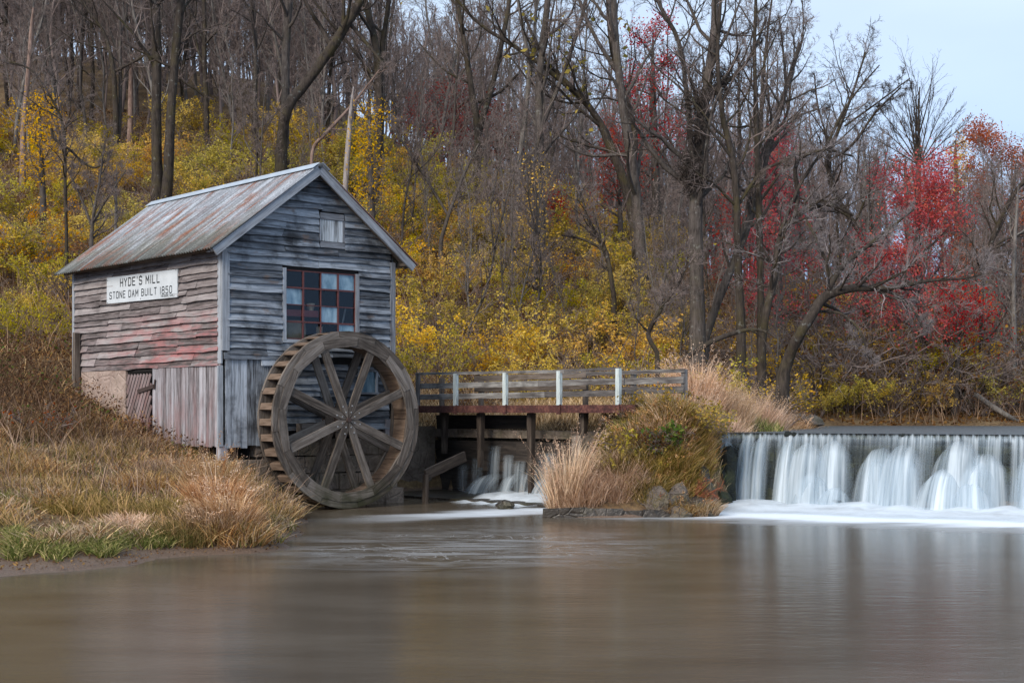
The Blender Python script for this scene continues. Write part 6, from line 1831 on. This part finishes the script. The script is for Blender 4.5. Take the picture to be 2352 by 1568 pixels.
# leafy plants on the islet
def leafy(name, label, px, py, Y, H, leaf, nl, seed, spread=.7, nst=6, size=(.07, .14), twig=None, cat="plant"):
    r = shrub_variant(seed, leaf, nl, H, spread, nst, size, twig)
    r.name = name; p = P(px, py, Y); r.location = (p[0], p[1], float(ground_z(p[0], p[1])[0]) - .05 if Y > 33.4 else p[2])
    tag(r, label, cat); return r
leafy("vine_sapling", "tall yellow and green leaved sapling in front of the bridge's far railing", 1540, 985, 36.3, 1.9, M_LEAFY, 420, 41, .22, 4, (.08, .16))
leafy("leafy_plant", "dark green leafy plant low on the islet's rock", 1540, 1108, 33.9, .7, M_LEAFGR, 260, 42, .8, 5, (.09, .18))
leafy("leafy_plant", "yellow green weeds on the islet's left flank", 1420, 1060, 34.4, .8, M_LEAFO, 420, 43, .8, 6)
leafy("low_shrub", "olive low shrub covering the islet's shoulder", 1500, 1000, 35.8, 1.1, M_LEAFO, 1500, 44, 1.3, 12, (.05, .10), cat="shrub")
leafy("low_shrub", "brown and olive low shrub on the islet's right shoulder", 1560, 1020, 35.9, 1.0, M_LEAFB, 1200, 45, 1.3, 12, (.05, .10), cat="shrub")
leafy("leafy_plant", "tiny green plant growing on the ledge inside the wheel", 862, 1120, 36.3, .3, M_LEAFGR, 60, 46, .8, 4, (.06, .10))
leafy("bare_weed", "red stemmed weeds trailing over the islet's right corner", 1575, 1150, 33.3, .9, M_LEAFRO, 60, 47, 1.5, 9, (.04, .07), m_twig("red stems", (.16, .05, .03), (.30, .10, .05)))
leafy("low_shrub", "dark red brown bush at the foot of the arching tree", 1775, 905, 43.2, 1.3, M_LEAFB, 500, 48, 1.0, 10, (.06, .10), cat="shrub")
leafy("low_shrub", "reddish brown weeds on the slope left of the mill", 90, 990, 34.2, .9, M_LEAFRO, 260, 49, 1.0, 9, (.05, .09), cat="shrub")
M_LEAFI = m_leaf("olive and amber leaves", [(0, (.09, .08, .018)), (.45, (.27, .21, .045)), (.85, (.48, .32, .075)), (1, (.56, .28, .065))])
for j, (lab, px, py, Y, H, leaf, nl, spr) in enumerate((
    ("yellow green low bush halfway down the islet's front slope", 1450, 1075, 34.0, .85, M_LEAFI, 1300, 1.2),
    ("orange brown low bush on the islet just below the bridge's red beam end", 1470, 985, 35.6, 1.0, M_LEAFB, 1100, 1.1),
    ("golden olive bush at the middle of the islet's crown", 1530, 1010, 35.2, 1.1, M_LEAFI, 1700, 1.2),
    ("amber leaved bush on the islet's crown beside the pale plumes", 1585, 985, 36.3, 1.1, M_LEAFI, 700, 1.0),
    ("green yellow bush hanging over the islet's flank by the big falls", 1590, 1060, 34.7, .9, M_LEAFI, 1300, 1.2),
    ("rusty low weeds on the islet's face above the kerb", 1520, 1095, 33.9, .7, M_LEAFB, 900, 1.2),
    ("small green bush above the islet's grey rock", 1500, 1110, 33.8, .6, M_LEAFGR, 420, 1.2))):
    leafy("low_shrub", lab, px, py, Y, H, leaf, nl, 60 + j, spr, 11, (.05, .10), cat="shrub")
tussock("plume_grass", "high pale plumes right where the bridge's far railing ends", 1578, 960, 36.9, 1800, 1.55, .6, M_TAN, 36, (.010, .018), .25, .5, plume=150, group=TU)
tussock("plume_grass", "pale plumes leaning over the bridge's last white post", 1490, 985, 36.0, 1100, .85, .6, M_TAN, 37, (.010, .018), .3, .6, plume=70, group=TU)
tussock("grass_tussock", "pale straw tussock cascading down the islet's left face", 1375, 1090, 33.9, 1800, .9, .6, M_TAN, 38, group=TU)
tussock("grass_tussock", "straw tussock just above the islet's grey rocks", 1530, 1080, 34.1, 1500, .8, .6, M_TAN, 39, group=TU)
tussock("grass_tussock", "straw fringe drooping beside the falls' first strand", 1588, 1040, 35.6, 1400, .8, .4, M_TAN, 40, lean=.5, group=TU)
for j, (lab, px, py, Y, H, sp_) in enumerate((
    ("olive orange weed clump on the islet's left shoulder under the bridge end", 1440, 1000, 34.6, .75, .6),
    ("olive weed clump at the centre of the islet's front face", 1500, 1060, 33.7, .7, .6),
    ("orange green weed clump on the islet's front face right of centre", 1555, 1075, 33.7, .7, .55),
    ("olive weed clump just above the islet's tan front tussocks", 1420, 1080, 33.6, .7, .5),
    ("orange olive weed clump high on the islet's crown", 1545, 1000, 34.4, .75, .7),
    ("olive weed clump leaning towards the big falls from the islet's flank", 1578, 1040, 34.6, .7, .55),
    ("low olive weeds covering the mud at the islet's right front corner", 1575, 1145, 33.0, .6, .6))):
    tussock("weed_clump", lab, px, py, Y, 1500, H, sp_, M_OLIVEGR, 70 + j, (.012, .022), .5, .9, plume=50, group=TU, pm=M_LEAFO if j % 2 else M_RUSSET)
tussock("grass_tussock", "tan tussock hanging to the water at the islet's right front corner", 1600, 1170, 32.9, 1300, .6, .5, M_TAN, 80, group=TU, lean=.5)
tussock("grass_tussock", "tall orange russet clump standing behind the bank tip's tussocks", 490, 1180, 28.6, 1700, 1.35, .5, M_RUSSET, 81, lean=.22, droop=.5, plume=60, group=TU, pm=M_RUSSET)
tussock("grass_tussock", "green and tan clump right of the muddy path's end", 395, 1215, 26.0, 1300, .6, .6, M_OLIVEGR, 83, group=TU)
b = scatter(26000, (-14, -4), (24, 36), lambda x, y: bank(x, y) & (np.sin(x * 1.6 + .5) * np.sin(y * 1.5) + .4 * np.sin(3.9 * x) * np.sin(3.1 * y) > .15))
stuff("bank_weeds", [blades(g, b, g.uniform(.25, .6, len(b)), g.uniform(.010, .018, len(b)), .5, .8)], M_OLIVEGR, "olive and brown weeds mixed through the left bank's straw", "weeds")
b = scatter(1100, (-14, -4.5), (26, 36), bank)
stuff("dead_stalks", [blades(g, b, g.uniform(.5, 1.05, len(b)), g.uniform(.012, .02, len(b)), .35, .3)], M_HILLBRUSH, "thin brown dead stalks standing in the left bank's grass", "weeds")
tussock("weed_clump", "orange green weeds draped over the islet's grey front rocks", 1500, 1135, 33.0, 1500, .65, .6, M_OLIVEGR, 90, (.012, .022), .6, 1.0, group=TU)
tussock("weed_clump", "rusty weeds hanging to the kerb between the islet's rocks", 1560, 1160, 32.8, 1300, .55, .5, M_RUSSET, 91, (.010, .02), .6, 1.0, group=TU)
tussock("grass_tussock", "orange tan hummock at the middle of the left meadow", 330, 1120, 29.5, 1600, .55, .8, M_RUSSET, 92, lean=.6, droop=1.0, group=TU)
tussock("grass_tussock", "green hummock near the left frame edge", 30, 1150, 27, 1300, .4, .8, M_GRASS, 93, lean=.6, droop=.9, group=TU)
tussock("grass_tussock", "green and straw hummock above the muddy path", 190, 1175, 26.5, 1500, .4, .8, M_OLIVEGR, 94, lean=.6, droop=1.0, group=TU)
tussock("grass_tussock", "tan hummock just above the green waterside grass", 300, 1225, 24.8, 1500, .4, .7, M_TAN, 95, lean=.7, droop=1.1, group=TU)
b = scatter(14000, (-12, -4), (21, 36), lambda x, y: (ground_z(x, y) > .01) & ~in_mill(x, y))
b[:, 2] += .02
stuff("fallen_leaves", [leaves(g, b, (.03, .07), .1)], M_LEAFB, "small fallen leaves on the mud and grass of the left bank", "fallen leaves")
for i, (px, Y, k, sc, lab) in enumerate(((1950, 55.8, 2, .9, "olive yellow bush at the pond's far shore behind the falls' left half"), (2040, 55.8, 6, .9, "sparse yellow bush drooping to the pond's far shore"), (2130, 56.2, 0, .8, "yellow bush at the pond's far shore left of the logs"), (1880, 54.9, 2, .8, "green olive bush right of the brown shore rock"), (2330, 56.5, 4, .9, "brown bush at the far shore by the right edge"))):
    put_shrub(k, (px - CX) / F * Y, Y, sc, lab)

# ------------------------------------------------------------------ labels: number look-alikes from the left
NUM = ["", "first", "second", "third", "fourth", "fifth", "sixth", "seventh", "eighth", "ninth", "tenth", "eleventh", "twelfth"]
bpy.context.view_layer.update()
by = {}
for o in THINGS: by.setdefault(o["label"], []).append(o)
for lab, os_ in by.items():
    if len(os_) < 2: continue
    os_.sort(key=lambda o: o.location[0] / o.location[1])
    for i, o in enumerate(os_):
        o["label"] = ("%s, %s from left" % (lab, NUM[i + 1])) if i + 1 < len(NUM) else lab
for o in THINGS:
    if len(o["label"].split()) > 16: o["label"] = o["label"].replace(" with three stems", "").replace("tall ", "", 1)
